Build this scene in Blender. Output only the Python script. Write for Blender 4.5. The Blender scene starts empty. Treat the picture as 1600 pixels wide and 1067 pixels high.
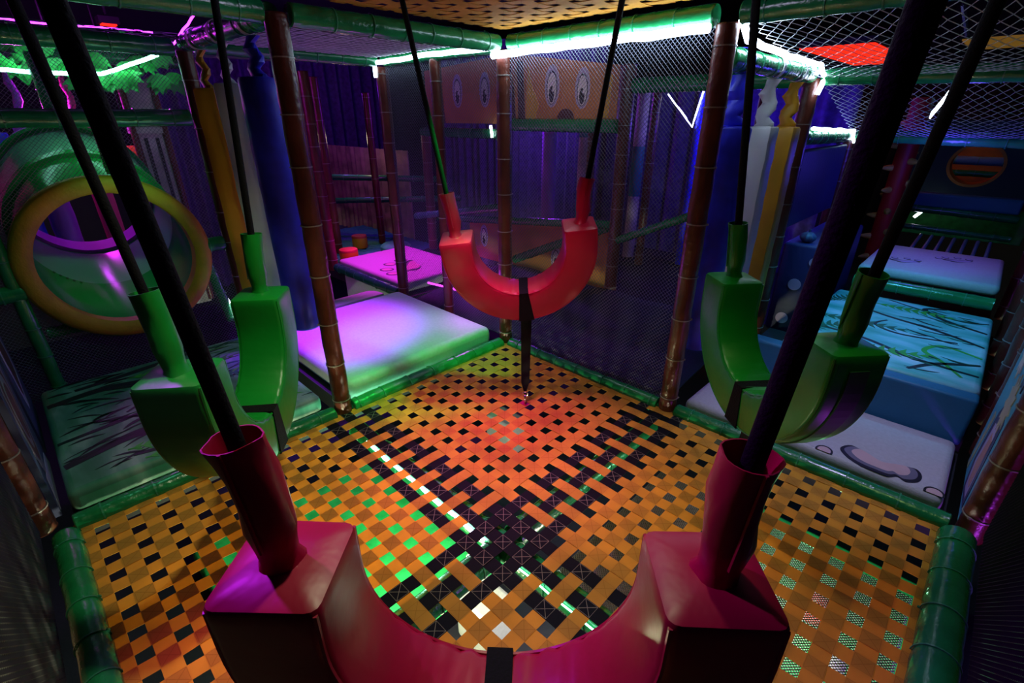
import bpy, math, random
from mathutils import Vector, Matrix, Euler
random.seed(7)
R = math.radians
PI = math.pi
scn = bpy.context.scene
COL = scn.collection

# ------------------------------------------------------------------ camera
cd = bpy.data.cameras.new('camera')
cam = bpy.data.objects.new('camera', cd); COL.objects.link(cam)
scn.camera = cam
cd.sensor_width = 36.0
cd.lens = 755.3 / 1600 * 36.0
cd.clip_start = 0.02
_yaw, _pit = 2.34264, 0.43614
_d = Vector((math.cos(_yaw)*math.cos(_pit), math.sin(_yaw)*math.cos(_pit), -math.sin(_pit)))
cam.location = (2.1216, -2.1179, 1.3927)
cam.rotation_euler = _d.to_track_quat('-Z', 'Y').to_euler()

# ------------------------------------------------------------------ world, exposure
w = bpy.data.worlds.new('world'); scn.world = w
w.use_nodes = True
w.node_tree.nodes['Background'].inputs[0].default_value = (0.10, 0.10, 0.45, 1)
w.node_tree.nodes['Background'].inputs[1].default_value = 0.012
vs = scn.view_settings
vs.view_transform = 'Standard'; vs.look = 'None'; vs.gamma = 1.0; vs.use_curve_mapping = False
vs.exposure = 0.3
scn.cycles.max_bounces = 6; scn.cycles.diffuse_bounces = 3; scn.cycles.glossy_bounces = 3; scn.cycles.transmission_bounces = 4
scn.cycles.caustics_reflective = False; scn.cycles.caustics_refractive = False; scn.cycles.sample_clamp_indirect = 4.0

# ------------------------------------------------------------------ lamps read off the coloured light, and added unseen fills
def spot(name, loc, target, color, watts, angle=70, blend=0.6, radius=0.05):
    l = bpy.data.lights.new(name, 'SPOT'); l.color = color; l.energy = watts
    l.spot_size = R(angle); l.spot_blend = blend; l.shadow_soft_size = radius
    o = bpy.data.objects.new(name, l); COL.objects.link(o); o.location = loc
    o.rotation_euler = (Vector(target)-Vector(loc)).to_track_quat('-Z', 'Y').to_euler()
    return o
def lamp(name, loc, color, watts, radius=0.06):
    l = bpy.data.lights.new(name, 'POINT'); l.color = color; l.energy = watts; l.shadow_soft_size = radius
    o = bpy.data.objects.new(name, l); COL.objects.link(o); o.location = loc
    return o
spot('purple_lamp', (-0.80, -0.92, 1.50), (-0.78, -0.86, 0.1), (0.40, 0.005, 1.0), 210, 54, 0.6)
spot('lavender_fill', (-0.80, -0.25, 1.60), (-0.80, -0.42, 0.1), (0.34, 0.34, 1.0), 10, 42, 0.4)  # added fill for the middle of the purple mat
spot('green_lamp', (0.60, -0.70, 1.66), (-0.10, -0.62, 0.05), (0.005, 1.0, 0.10), 80, 46, 0.6)
spot('pink_lamp', (0.62, -0.98, 1.72), (0.80, -0.85, 0.0), (1.0, 0.15, 0.66), 130, 50, 1.0, 0.15)
spot('pink_corner_lamp', (1.05, -2.1, 2.2), (1.10, -2.1, 0.0), (1.0, 0.12, 0.60), 60, 26, 1.0)
spot('warm_fill', (1.30, -1.30, 2.55), (1.00, -1.40, 0.0), (0.92, 0.95, 0.60), 74, 72, 0.9)  # added wide fill over the web, no fixture
spot('olive_lamp', (2.15, -0.75, 2.4), (2.1, -0.7, 0.0), (0.70, 1.0, 0.30), 10, 60, 0.9)
spot('violet_lamp', (0.1, -2.15, 2.3), (1.72, -1.85, 0.8), (0.55, 0.02, 1.0), 100, 46, 0.7)
spot('teal_lamp', (-0.5, -1.9, 1.65), (-0.6, -1.85, 0.1), (0.15, 0.80, 0.45), 7, 95, 0.8)
spot('cyan_lamp', (1.75, 1.15, 1.5), (1.85, 1.4, 0.3), (0.07, 0.58, 1.0), 30, 90, 0.8)
spot('magenta_lamp', (-1.9, 0.45, 1.6), (-1.9, 0.5, 0.1), (1.0, 0.02, 0.95), 115, 70, 0.6)
spot('lilac_lamp', (1.9, 2.3, 1.2), (1.9, 2.4, 0.4), (0.35, 0.25, 1.0), 4, 80, 0.8)
spot('face_fill', (-0.45, 0.35, 1.85), (-0.55, 1.2, 1.55), (1.0, 0.80, 0.65), 5, 70, 0.8)  # added only to brighten the orange face panel
lamp('centre_lamp', (1.05, -1.05, 1.95), (0.72, 0.66, 1.0), 5, 0.1)
spot('paw_fill', (1.85, 0.25, 1.55), (1.85, 0.3, 0.0), (0.60, 0.55, 1.0), 24, 60, 0.7)  # added fill that lifts the white paw mat
spot('stool_fill', (-2.3, 0.2, 1.2), (-2.85, 0.5, 0.1), (1.0, 0.85, 0.6), 6, 40, 0.6)  # added to bring out the yellow of the stools
spot('swing_red_fill', (1.38, -1.32, 1.70), (0.6, -0.5, 0.78), (1.0, 0.22, 0.40), 20, 36, 0.8)  # added spot that brightens the back red swing
spot('tunnel_green_fill', (-0.15, -1.45, 1.66), (-1.5, -1.78, 0.62), (0.15, 1.0, 0.25), 22, 26, 0.8)  # added spot that greens the inside of the tunnel
lamp('back_purple_lamp', (-2.0, 2.3, 1.5), (0.30, 0.02, 1.0), 28)
lamp('far_violet_fill', (-4.2, 0.9, 1.7), (0.32, 0.02, 1.0), 9)  # added for a purple glow in the far left
lamp('screen_fill', (-3.5, 1.0, 1.15), (1.0, 0.75, 0.5), 2.0)  # added to light the wooden screen
lamp('back_blue_lamp', (0.55, 2.4, 1.3), (0.10, 0.03, 1.0), 18)
lamp('swing_violet_lamp', (-0.25, -0.12, 0.35), (0.70, 0.04, 1.0), 3.0)
lamp('far_left_lamp', (-2.75, -1.5, 1.9), (0.65, 0.04, 1.0), 16)
lamp('tunnel_end_lamp', (-2.6, -1.75, 1.45), (0.85, 0.03, 1.0), 8)
spot('tunnel_fill', (-1.45, -1.40, 1.64), (-1.62, -1.85, 0.7), (0.25, 1.0, 0.5), 8, 80, 0.6)  # added light aimed at the tunnel walls
lamp('far_right_lamp', (1.9, 3.2, 1.6), (0.10, 0.45, 0.75), 0.5)
lamp('block_blue_lamp', (1.80, 2.2, 1.1), (0.08, 0.05, 1.0), 4)
lamp('under_green_lamp', (0.1, -1.1, -0.35), (0.25, 1.0, 0.50), 12)
lamp('under_warm_lamp', (0.80, -1.60, -0.60), (0.95, 0.95, 0.55), 44)
lamp('under_back_lamp', (1.65, -0.65, -0.60), (0.95, 0.92, 0.70), 40)
lamp('under_right_lamp', (2.0, 0.2, -0.35), (0.30, 1.0, 0.50), 8)
lamp('under_violet_lamp', (2.75, -0.5, -0.4), (0.55, 0.05, 1.0), 12)

# ------------------------------------------------------------------ materials
MATS = {}
def mat(name, col, rough=0.5, bump=0.0, bscale=30.0, var=0.08, vscale=6.0, metal=0.0, emit=None, estr=0.0, spec=0.5, coat=0.0, col2=None):
    m = bpy.data.materials.new(name); m.use_nodes = True
    nt = m.node_tree; b = nt.nodes['Principled BSDF']
    b.inputs['Roughness'].default_value = rough; b.inputs['Metallic'].default_value = metal
    b.inputs['Specular IOR Level'].default_value = spec
    b.inputs['Coat Weight'].default_value = coat
    b.inputs['Coat Roughness'].default_value = 0.15
    tc = nt.nodes.new('ShaderNodeTexCoord')
    n = nt.nodes.new('ShaderNodeTexNoise'); n.inputs['Scale'].default_value = vscale; n.inputs['Detail'].default_value = 4
    nt.links.new(tc.outputs['Object'], n.inputs['Vector'])
    r = nt.nodes.new('ShaderNodeValToRGB')
    c2 = col2 if col2 else tuple(min(1, c*(1+var)) for c in col)
    c1 = col if col2 else tuple(c*(1-var) for c in col)
    r.color_ramp.elements[0].color = (*c1, 1); r.color_ramp.elements[1].color = (*c2, 1)
    r.color_ramp.elements[0].position = 0.35; r.color_ramp.elements[1].position = 0.65
    nt.links.new(n.outputs['Fac'], r.inputs['Fac']); nt.links.new(r.outputs['Color'], b.inputs['Base Color'])
    if bump:
        n2 = nt.nodes.new('ShaderNodeTexNoise'); n2.inputs['Scale'].default_value = bscale; n2.inputs['Detail'].default_value = 3
        nt.links.new(tc.outputs['Object'], n2.inputs['Vector'])
        bp = nt.nodes.new('ShaderNodeBump'); bp.inputs['Strength'].default_value = bump; bp.inputs['Distance'].default_value = 0.01
        nt.links.new(n2.outputs['Fac'], bp.inputs['Height']); nt.links.new(bp.outputs['Normal'], b.inputs['Normal'])
    if emit:
        b.inputs['Emission Color'].default_value = (*emit, 1); b.inputs['Emission Strength'].default_value = estr
    MATS[name] = m
    return m
mat('brown', (0.115, 0.028, 0.018), 0.32, 0.35, 45, 0.2, 8)
mat('green_pad', (0.010, 0.22, 0.065), 0.25, 0.35, 40, 0.15, 8, coat=0.3)
mat('tie', (0.30, 0.26, 0.24), 0.3)
mat('tie_green', (0.03, 0.25, 0.12), 0.3)
mat('red_vinyl', (0.42, 0.003, 0.042), 0.38, 0.25, 14, 0.08, 5)
mat('green_vinyl', (0.004, 0.25, 0.022), 0.38, 0.25, 14, 0.08, 5)
mat('black_web', (0.005, 0.005, 0.006), 0.8, 0.3, 200, spec=0.15)
mat('seam', (0.01, 0.08, 0.03), 0.6)
mat('steel', (0.6, 0.6, 0.62), 0.25, metal=1.0)
mat('blue_vinyl', (0.030, 0.030, 0.80), 0.42, 0.35, 10, 0.25, 7)
mat('white_vinyl', (0.62, 0.60, 0.62), 0.45, 0.25, 12, 0.06, 5)
mat('mat_white', (0.50, 0.50, 0.56), 0.55, 0.15, 160, 0.05, 60)
mat('yellow_vinyl', (0.62, 0.30, 0.015), 0.42, 0.25, 12, 0.1, 5)
mat('tunnel_yellow', (0.52, 0.22, 0.010), 0.6, 0.2, 60, 0.12, 12)
mat('net_black', (0.015, 0.015, 0.022), 0.6, spec=0.2)
mat('net_grey', (0.13, 0.13, 0.18), 0.5)
mat('net_white', (0.55, 0.55, 0.60), 0.5)
mat('navy_sheet', (0.008, 0.018, 0.060), 0.6, 0.5, 260, 0.3, 120)
mat('navy', (0.006, 0.007, 0.022), 0.7, 0.2, 40)
mat('dark', (0.010, 0.010, 0.016), 0.8, 0.2, 20)
mat('ceil_dark', (0.004, 0.004, 0.010), 0.8)
mat('wood_brown', (0.13, 0.07, 0.05), 0.7, 0.4, 30, 0.4, 5)
mat('wood_screen', (0.30, 0.20, 0.14), 0.7, 0.4, 30, 0.4, 5)
mat('curtain', (0.06, 0.035, 0.16), 0.7, 0.2, 60, 0.3, 20)
mat('blue_mat', (0.015, 0.16, 0.30), 0.5, 0.15, 120)
mat('orange_mat', (0.62, 0.07, 0.02), 0.5)
mat('lower_green', (0.03, 0.55, 0.16), 0.5, 0.3, 40, 0.25, 9)
mat('leaf', (0.03, 0.42, 0.07), 0.5, var=0.3, vscale=15)
mat('led_white', (0.9, 0.95, 1.0), 0.4, emit=(0.62, 0.80, 1.0), estr=16)
mat('led_half', (0.9, 0.95, 1.0), 0.4, emit=(0.62, 0.85, 1.0), estr=6)
mat('led_dim', (0.9, 0.95, 1.0), 0.4, emit=(0.75, 0.85, 1.0), estr=8)
mat('led_cyan', (0.6, 1.0, 0.9), 0.4, emit=(0.35, 1.0, 0.80), estr=9)
mat('glow_purple', (0.6, 0.1, 1.0), 0.4, emit=(0.55, 0.03, 1.0), estr=7)
mat('slit_magenta', (0.9, 0.1, 1.0), 0.4, emit=(0.80, 0.05, 1.0), estr=3)
mat('glow_red', (0.8, 0.03, 0.01), 0.5, emit=(1.0, 0.02, 0.005), estr=1.3)  # emission stands for red light on the ceiling; also the small lamp
mat('glow_amber', (0.4, 0.2, 0.05), 0.5, emit=(0.8, 0.4, 0.05), estr=0.12)  # emission added to a yellow-brown panel
mat('tiger_orange', (0.50, 0.20, 0.055), 0.55, 0.1, 60)
mat('tiger_brown', (0.075, 0.02, 0.03), 0.6)
mat('tiger_yellow', (0.60, 0.36, 0.03), 0.55)
mat('print_white', (0.70, 0.68, 0.74), 0.5)
mat('print_black', (0.008, 0.008, 0.014), 0.5)
mat('print_lilac', (0.42, 0.38, 0.60), 0.5)
mat('print_grey', (0.16, 0.15, 0.22), 0.5)
mat('print_pink', (0.60, 0.42, 0.44), 0.5)
mat('print_fern', (0.06, 0.36, 0.05), 0.5, var=0.3, vscale=5)
mat('print_fern_dark', (0.015, 0.14, 0.075), 0.5, var=0.3, vscale=5)
mat('print_vine', (0.006, 0.022, 0.022), 0.5)
mat('print_sky', (0.10, 0.42, 0.62), 0.5)
mat('print_peach', (0.50, 0.27, 0.22), 0.5)
mat('print_slate', (0.05, 0.06, 0.16), 0.5)
mat('print_cream', (0.45, 0.43, 0.28), 0.5)
mat('spike_red', (0.42, 0.012, 0.012), 0.5, 0.2, 30)
mat('spike_yellow', (0.52, 0.36, 0.07), 0.5)
mat('dot_lilac', (0.50, 0.34, 0.62), 0.5)
mat('block_navy', (0.012, 0.02, 0.13), 0.5, 0.15, 40)
mat('ball_blue', (0.05, 0.04, 0.7), 0.3); mat('ball_red', (0.7, 0.03, 0.03), 0.3); mat('ball_white', (0.7, 0.7, 0.8), 0.3)
mat('pale_pillar', (0.42, 0.36, 0.36), 0.6, 0.3, 20, 0.3, 7)
mat('pink_vinyl', (0.65, 0.04, 0.20), 0.5)
mat('purple_vinyl', (0.40, 0.06, 0.65), 0.5)
mat('teal_vinyl', (0.02, 0.24, 0.22), 0.5)
mat('hole_green', (0.006, 0.03, 0.03), 0.6)
mat('roller_blue', (0.10, 0.25, 0.50), 0.4)
mat('stool_red', (0.60, 0.06, 0.06), 0.5)
# jungle print ground: soft streaks of teal, white and green
def jungle_mat(name, a, b, c):
    m = bpy.data.materials.new(name); m.use_nodes = True; nt = m.node_tree; bs = nt.nodes['Principled BSDF']
    bs.inputs['Roughness'].default_value = 0.45
    tc = nt.nodes.new('ShaderNodeTexCoord'); mp = nt.nodes.new('ShaderNodeMapping')
    mp.inputs['Scale'].default_value = (3.0, 9.0, 1.0); nt.links.new(tc.outputs['Object'], mp.inputs['Vector'])
    n = nt.nodes.new('ShaderNodeTexNoise'); n.inputs['Scale'].default_value = 1.0; n.inputs['Detail'].default_value = 3
    nt.links.new(mp.outputs['Vector'], n.inputs['Vector'])
    r = nt.nodes.new('ShaderNodeValToRGB'); e = r.color_ramp.elements
    e[0].position = 0.36; e[0].color = (*a, 1); e[1].position = 0.66; e[1].color = (*c, 1)
    k = e.new(0.5); k.color = (*b, 1)
    nt.links.new(n.outputs['Fac'], r.inputs['Fac']); nt.links.new(r.outputs['Color'], bs.inputs['Base Color'])
    MATS[name] = m
jungle_mat('jungle_left', (0.04, 0.20, 0.12), (0.11, 0.28, 0.22), (0.32, 0.46, 0.43))
jungle_mat('jungle_right', (0.08, 0.42, 0.40), (0.20, 0.55, 0.62), (0.55, 0.68, 0.85))
# webbing: colour + cross-stitch print (uv.x counts pitches along the strap, uv.y runs across)
def strap_mat(name, col, stitch, amount, trans=0.0):
    m = bpy.data.materials.new(name); m.use_nodes = True; nt = m.node_tree; b = nt.nodes['Principled BSDF']
    b.inputs['Roughness'].default_value = 0.7; b.inputs['Specular IOR Level'].default_value = 0.12
    L = nt.links.new
    uv = nt.nodes.new('ShaderNodeUVMap'); sx = nt.nodes.new('ShaderNodeSeparateXYZ'); L(uv.outputs[0], sx.inputs[0])
    def M(op, a, b2=None, c=None):
        k = nt.nodes.new('ShaderNodeMath'); k.operation = op
        for i, v in enumerate((a, b2, c)):
            if v is None: continue
            if isinstance(v, (int, float)): k.inputs[i].default_value = v
            else: L(v, k.inputs[i])
        return k.outputs[0]
    fu = M('FRACT', sx.outputs[0])
    du = M('DIVIDE', M('SUBTRACT', fu, 0.5), 0.26)      # -1..1 inside the crossing
    dv = M('MULTIPLY', M('SUBTRACT', sx.outputs[1], 0.5), 2.15)
    au, av = M('ABSOLUTE', du), M('ABSOLUTE', dv)
    inside = M('MULTIPLY', M('LESS_THAN', au, 1.0), M('LESS_THAN', av, 1.0))
    cross = M('LESS_THAN', M('ABSOLUTE', M('SUBTRACT', au, av)), 0.05)
    box = M('GREATER_THAN', M('MAXIMUM', au, av), 0.95)
    line = M('MULTIPLY', inside, M('MAXIMUM', cross, box))
    edge = M('GREATER_THAN', M('ABSOLUTE', M('SUBTRACT', sx.outputs[1], 0.5)), 0.47)
    fac = M('MULTIPLY', line, amount)
    tc = nt.nodes.new('ShaderNodeTexCoord'); n = nt.nodes.new('ShaderNodeTexNoise'); n.inputs['Scale'].default_value = 5; n.inputs['Detail'].default_value = 5
    L(tc.outputs['Object'], n.inputs['Vector'])
    r = nt.nodes.new('ShaderNodeValToRGB'); e = r.color_ramp.elements
    e[0].position = 0.3; e[0].color = (*[c*0.75 for c in col], 1); e[1].position = 0.7; e[1].color = (*col, 1)
    L(n.outputs['Fac'], r.inputs['Fac'])
    mx = nt.nodes.new('ShaderNodeMix'); mx.data_type = 'RGBA'
    L(fac, mx.inputs[0]); L(r.outputs['Color'], mx.inputs[6]); mx.inputs[7].default_value = (*stitch, 1)
    L(mx.outputs[2], b.inputs['Base Color'])
    wv = nt.nodes.new('ShaderNodeTexNoise'); wv.inputs['Scale'].default_value = 300; L(tc.outputs['Object'], wv.inputs['Vector'])
    bp = nt.nodes.new('ShaderNodeBump'); bp.inputs['Strength'].default_value = 0.25; bp.inputs['Distance'].default_value = 0.002
    L(wv.outputs['Fac'], bp.inputs['Height']); L(bp.outputs['Normal'], b.inputs['Normal'])
    if trans:
        tr = nt.nodes.new('ShaderNodeBsdfTranslucent'); L(mx.outputs[2], tr.inputs['Color'])
        ms = nt.nodes.new('ShaderNodeMixShader'); ms.inputs[0].default_value = trans
        L(b.outputs[0], ms.inputs[1]); L(tr.outputs[0], ms.inputs[2]); L(ms.outputs[0], nt.nodes['Material Output'].inputs['Surface'])
    MATS[name] = m
strap_mat('strap_orange', (0.82, 0.41, 0.07), (0.45, 0.16, 0.02), 0.45, 0.42)
strap_mat('strap_black', (0.006, 0.006, 0.010), (0.30, 0.26, 0.20), 0.75)
# clear green tunnel plastic
def plastic():
    for nm, col in (('tunnel_green', (0.02, 0.42, 0.10)), ('tunnel_clear', (0.25, 0.55, 0.42))):
        m = bpy.data.materials.new(nm); m.use_nodes = True; nt = m.node_tree; b = nt.nodes['Principled BSDF']
        b.inputs['Base Color'].default_value = (*col, 1); b.inputs['Roughness'].default_value = 0.15
        tr = nt.nodes.new('ShaderNodeBsdfTranslucent'); tr.inputs['Color'].default_value = (*col, 1)
        mx = nt.nodes.new('ShaderNodeMixShader'); mx.inputs[0].default_value = 0.5
        nt.links.new(b.outputs[0], mx.inputs[1]); nt.links.new(tr.outputs[0], mx.inputs[2])
        nt.links.new(mx.outputs[0], nt.nodes['Material Output'].inputs['Surface'])
        MATS[nm] = m
plastic()

# ------------------------------------------------------------------ mesh helpers
class MB:
    def __init__(s): s.v = []; s.f = []; s.uv = []
    def quad(s, *p):
        n = len(s.v); s.v += [tuple(q) for q in p]; s.f.append(tuple(range(n, n+len(p))))
    def box(s, c, size, rot=None):
        n = len(s.v); hx, hy, hz = (k/2 for k in size)
        for z in (-hz, hz):
            for x, y in ((-hx, -hy), (hx, -hy), (hx, hy), (-hx, hy)):
                p = Vector((x, y, z))
                if rot is not None: p = rot @ p
                s.v.append(tuple(p+Vector(c)))
        s.f += [tuple(n+i for i in q) for q in ((3,2,1,0),(4,5,6,7),(0,1,5,4),(1,2,6,5),(2,3,7,6),(3,0,4,7))]
        return s
    def rings(s, rings, caps=True, closed=False):
        n0 = len(s.v); k = len(rings[0])
        for r in rings: s.v += [tuple(p) for p in r]
        m = len(rings)
        for i in range(m if closed else m-1):
            a = n0+i*k; b = n0+((i+1) % m)*k
            for j in range(k):
                j2 = (j+1) % k
                s.f.append((a+j, a+j2, b+j2, b+j))
        if caps and not closed:
            s.f.append(tuple(n0+j for j in range(k))[::-1]); s.f.append(tuple(n0+(m-1)*k+j for j in range(k)))
        return s
    def tube(s, pts, rad, n=10, caps=True, flat=1.0, side=None):
        pts = [Vector(p) for p in pts]; rr = []
        up = None
        for i, p in enumerate(pts):
            t = (pts[min(i+1, len(pts)-1)]-pts[max(i-1, 0)]).normalized()
            if up is None:
                up = Vector(side) if side is not None else (Vector((0,0,1)) if abs(t.z) < 0.9 else Vector((1,0,0)))
            a = (up-t*up.dot(t)).normalized(); b = t.cross(a); up = a
            r = rad[i] if isinstance(rad, (list, tuple)) else rad
            rr.append([p+a*math.cos(2*PI*j/n)*r+b*math.sin(2*PI*j/n)*r*flat for j in range(n)])
        return s.rings(rr, caps)
    def lathe(s, prof, n=20, c=(0,0,0), caps=True, ang=None):
        return s.rings([[Vector((c[0]+r*math.cos(2*PI*j/n), c[1]+r*math.sin(2*PI*j/n), c[2]+z)) for j in range(n)] for r, z in prof], caps)
    def prism(s, poly, h, M):      # 2-D polygon extruded by h along local z, placed by matrix M
        n = len(s.v); k = len(poly)
        for z in (0, h):
            for x, y in poly: s.v.append(tuple(M @ Vector((x, y, z))))
        s.f.append(tuple(n+j for j in range(k))[::-1]); s.f.append(tuple(n+k+j for j in range(k)))
        for j in range(k): s.f.append((n+j, n+(j+1) % k, n+k+(j+1) % k, n+k+j))
        return s
    def mesh(s, name, m, smooth=False, off=(0,0,0)):
        me = bpy.data.meshes.new(name)
        o = Vector(off)
        me.from_pydata([tuple(Vector(p)-o) for p in s.v], [], s.f); me.update()
        if m: me.materials.append(MATS[m])
        if smooth:
            me.polygons.foreach_set('use_smooth', [True]*len(me.polygons))
            me.set_sharp_from_angle(angle=R(40))
        return me

def tag(o, label, cat, group=None):
    o['label'] = label; o['category'] = cat
    if group: o['group'] = group
    return o
def link(name, me, parent=None, loc=None, rot=None):
    o = bpy.data.objects.new(name, me); COL.objects.link(o)
    if parent: o.parent = parent
    if loc is not None: o.location = loc
    if rot is not None: o.rotation_euler = rot
    return o
def thing(name, loc, label, cat, group=None, rot=None):
    o = link(name, None, None, loc, rot); o.empty_display_size = 0.05
    return tag(o, label, cat, group)
def part(name, mb, m, parent, smooth=True, world=True):
    """a mesh under a thing; mb in world coordinates (thing unrotated) when world"""
    off = (0,0,0)
    if world:
        p = parent; off = Vector((0,0,0))
        while p is not None: off = off+Vector(p.location); p = p.parent
    return link(name, mb.mesh(name, m, smooth, off), parent)
def solo(name, mb, m, label, cat, loc, group=None, smooth=True):
    return tag(link(name, mb.mesh(name, m, smooth, loc), None, loc), label, cat, group)
def struct(name, mb, m, smooth=False):
    o = link(name, mb.mesh(name, m, smooth)); o['kind'] = 'structure'; return o
def bevel(o, wdt=0.02, seg=3):
    b = o.modifiers.new('bevel', 'BEVEL'); b.width = wdt; b.segments = seg; b.limit_method = 'ANGLE'; b.angle_limit = R(50)
    for p in o.data.polygons: p.use_smooth = True
    return o
def rbox(c, size, bev=0.03, seg=3):
    return MB().box(c, size)

# ------------------------------------------------------------------ the hall
struct('floor', MB().box((-1.0, 1.0, -1.32), (11, 12, 0.1)), 'navy')
struct('ceiling', MB().box((-1.0, 1.0, 2.75), (11, 12, 0.1)), 'ceil_dark')
struct('wall_back', MB().box((-1.0, 6.6, 0.7), (11, 0.1, 4)), 'dark')
struct('wall_left', MB().box((-6.2, 1.0, 0.7), (0.1, 11.3, 4)), 'dark')
struct('wall_right', MB().box((4.4, 1.0, 0.7), (0.1, 11.3, 4)), 'dark')
struct('wall_front', MB().box((-1.0, -4.6, 0.7), (11, 0.1, 4)), 'dark')

# ------------------------------------------------------------------ padded tubes
_tie_cache = {}
def tie_mesh(r, m):
    k = (round(r, 4), m)
    if k not in _tie_cache:
        mb = MB(); n = 20
        mb.rings([[Vector((math.cos(a)*(r+dr), math.sin(a)*(r+dr), dz)) for dr, dz in ((0.0, -0.0025), (0.0028, -0.0025), (0.0028, 0.0025), (0.0, 0.0025))]
                  for a in (2*PI*i/n for i in range(n))], closed=True)
        mb.box((r+0.003, 0, 0), (0.008, 0.009, 0.007))
        _tie_cache[k] = mb.mesh('cable_tie', m, False)
    return _tie_cache[k]
def padded(name, p0, p1, r, m, label, cat, tiem, step=0.19, ties=True, group=None):
    p0, p1 = Vector(p0), Vector(p1); L = (p1-p0).length
    rnd = random.Random(hash((round(p0.x, 2), round(p0.y, 2), round(p1.z, 2))) & 0xffff)
    t = thing(name, p0, label, cat, group, (p1-p0).to_track_quat('Z', 'Y').to_euler())
    ts = []; s = step*0.5
    while s < L-0.03: ts.append(s); s += step*(0.85+0.3*rnd.random())
    prof = [(r*0.9, 0.0), (r, 0.006)]
    ks = [0.0]+ts+[L]
    for a, b in zip(ks[:-1], ks[1:]):
        for q in (0.06, 0.25, 0.5, 0.75, 0.94):
            prof.append((r*(0.985 if q in (0.06, 0.94) and ties else 1.0+0.012*rnd.uniform(-1, 1)), a+(b-a)*q))
    prof += [(r, L-0.004), (r*0.9, L)]
    rings = []
    n = 18
    for rr, z in prof:
        ox, oy = rnd.uniform(-.0015, .0015), rnd.uniform(-.0015, .0015)
        rings.append([Vector((ox+rr*(1+0.012*rnd.uniform(-1, 1))*math.cos(2*PI*j/n), oy+rr*math.sin(2*PI*j/n), z)) for j in range(n)])
    part('foam_sleeve', MB().rings(rings), m, t, True, False)
    if ties:
        me = tie_mesh(r, tiem)
        for z in ts: link('cable_tie', me, t, (0, 0, z), (0, 0, rnd.uniform(0, 6.28)))
    return t
PR = 0.043
def post(x, y, z0, z1, label, r=PR, ties=True, m='brown'):
    return padded('padded_post', (x, y, z0), (x, y, z1), r, m, label, 'post', 'tie', 0.21, ties)
def beam(p0, p1, label, r=0.042, ties=True, m='green_pad'):
    return padded('padded_beam', p0, p1, r, m, label, 'beam', 'tie_green', 0.17, ties)
H = 1.74; LX = 2.38; LY = 2.32

# frame round the web
beam((0.05, 0, 0.0), (1.15, 0, 0.0), 'green padded beam edging the web below the dark navy net')
beam((1.25, 0, 0.0), (LX-0.03, 0, 0.0), 'green padded beam edging the web in front of the white paw print mat')
beam((0, -0.05, 0.0), (0, -1.15, 0.0), 'green padded beam edging the web in front of the purple lit mat')
beam((0, -1.25, 0.0), (0, -LY+0.03, 0.0), 'green padded beam edging the web in front of the left jungle print mat')
beam((0.05, -LY, 0.0), (LX-0.05, -LY, 0.0), 'green padded beam along the left side of the web floor')
beam((LX, -0.06, 0.0), (LX, -LY+0.05, 0.0), 'thick green padded beam along the right side of the web floor', r=0.055)
beam((1.15, -0.06, -0.105), (1.15, -1.115, -0.105), 'green padded beam under the web running to the right post', r=0.05)
beam((1.15, -1.225, -0.105), (1.15, -LY+0.06, -0.105), 'green padded beam under the web in front of the black cross', r=0.05)
beam((0.06, -1.17, -0.105), (LX-0.06, -1.17, -0.105), 'green padded beam under the web running to the left post', r=0.05)
# posts
post(0, -1.2, -0.03, H, 'brown padded post at the left of the web beside the blue bag')
post(0, 0, -0.03, H-0.03, 'brown padded post at the back corner of the web behind the red swing')
post(1.2, 0, -0.03, H-0.03, 'brown padded post at the right of the web under the brightest light')
post(-0.6, 0, 0.0, H-0.03, 'slim brown padded post behind the strap of the back red swing', r=0.036)
post(-1.2, 0, 0.0, H-0.04, 'brown padded post at the far corner of the purple lit mat', r=0.042)
post(-1.2, -1.2, 0.0, H-0.03, 'dark brown padded post behind the left yellow bag', r=0.04)
post(1.2, 1.2, 0.0, 1.58, 'brown padded post beside the right yellow bag', r=0.045)
post(1.2, 2.4, 0.0, 1.25, 'brown padded post in front of the blue block with lilac dots', r=0.042)
for i, (yy, lab) in enumerate(((0.02, 'nearest of the glossy brown posts along the right wall'), (0.62, 'second nearest brown post along the right wall, past the cartoon panel'),
     (0.98, 'third nearest brown post along the right wall'), (1.45, 'fourth nearest brown post along the right wall'), (2.05, 'brown post along the right wall beside the lilac shelf'), (2.9, 'farthest brown post along the right wall, near the round hole'))):
    post(LX+0.035, yy, -0.03 if i == 0 else 0.0, 2.2, lab, r=0.046)
for xx, lab in ((-1.25, 'far brown post along the left wall beside the tunnel'), (-0.05, 'nearest brown post along the left wall at the web corner'), (-0.62, 'brown post along the left wall between the dark cartoon panels')):
    post(xx, -LY-0.06, 0.0, 2.2, lab, r=0.045)
post(0.62, -LY-0.32, -1.2, 2.2, 'brown post outside the left net low beside the web', r=0.07)
post(0.30, -LY-0.30, -1.2, 2.2, 'second brown post outside the left net, farther from the viewer', r=0.05)
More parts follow.
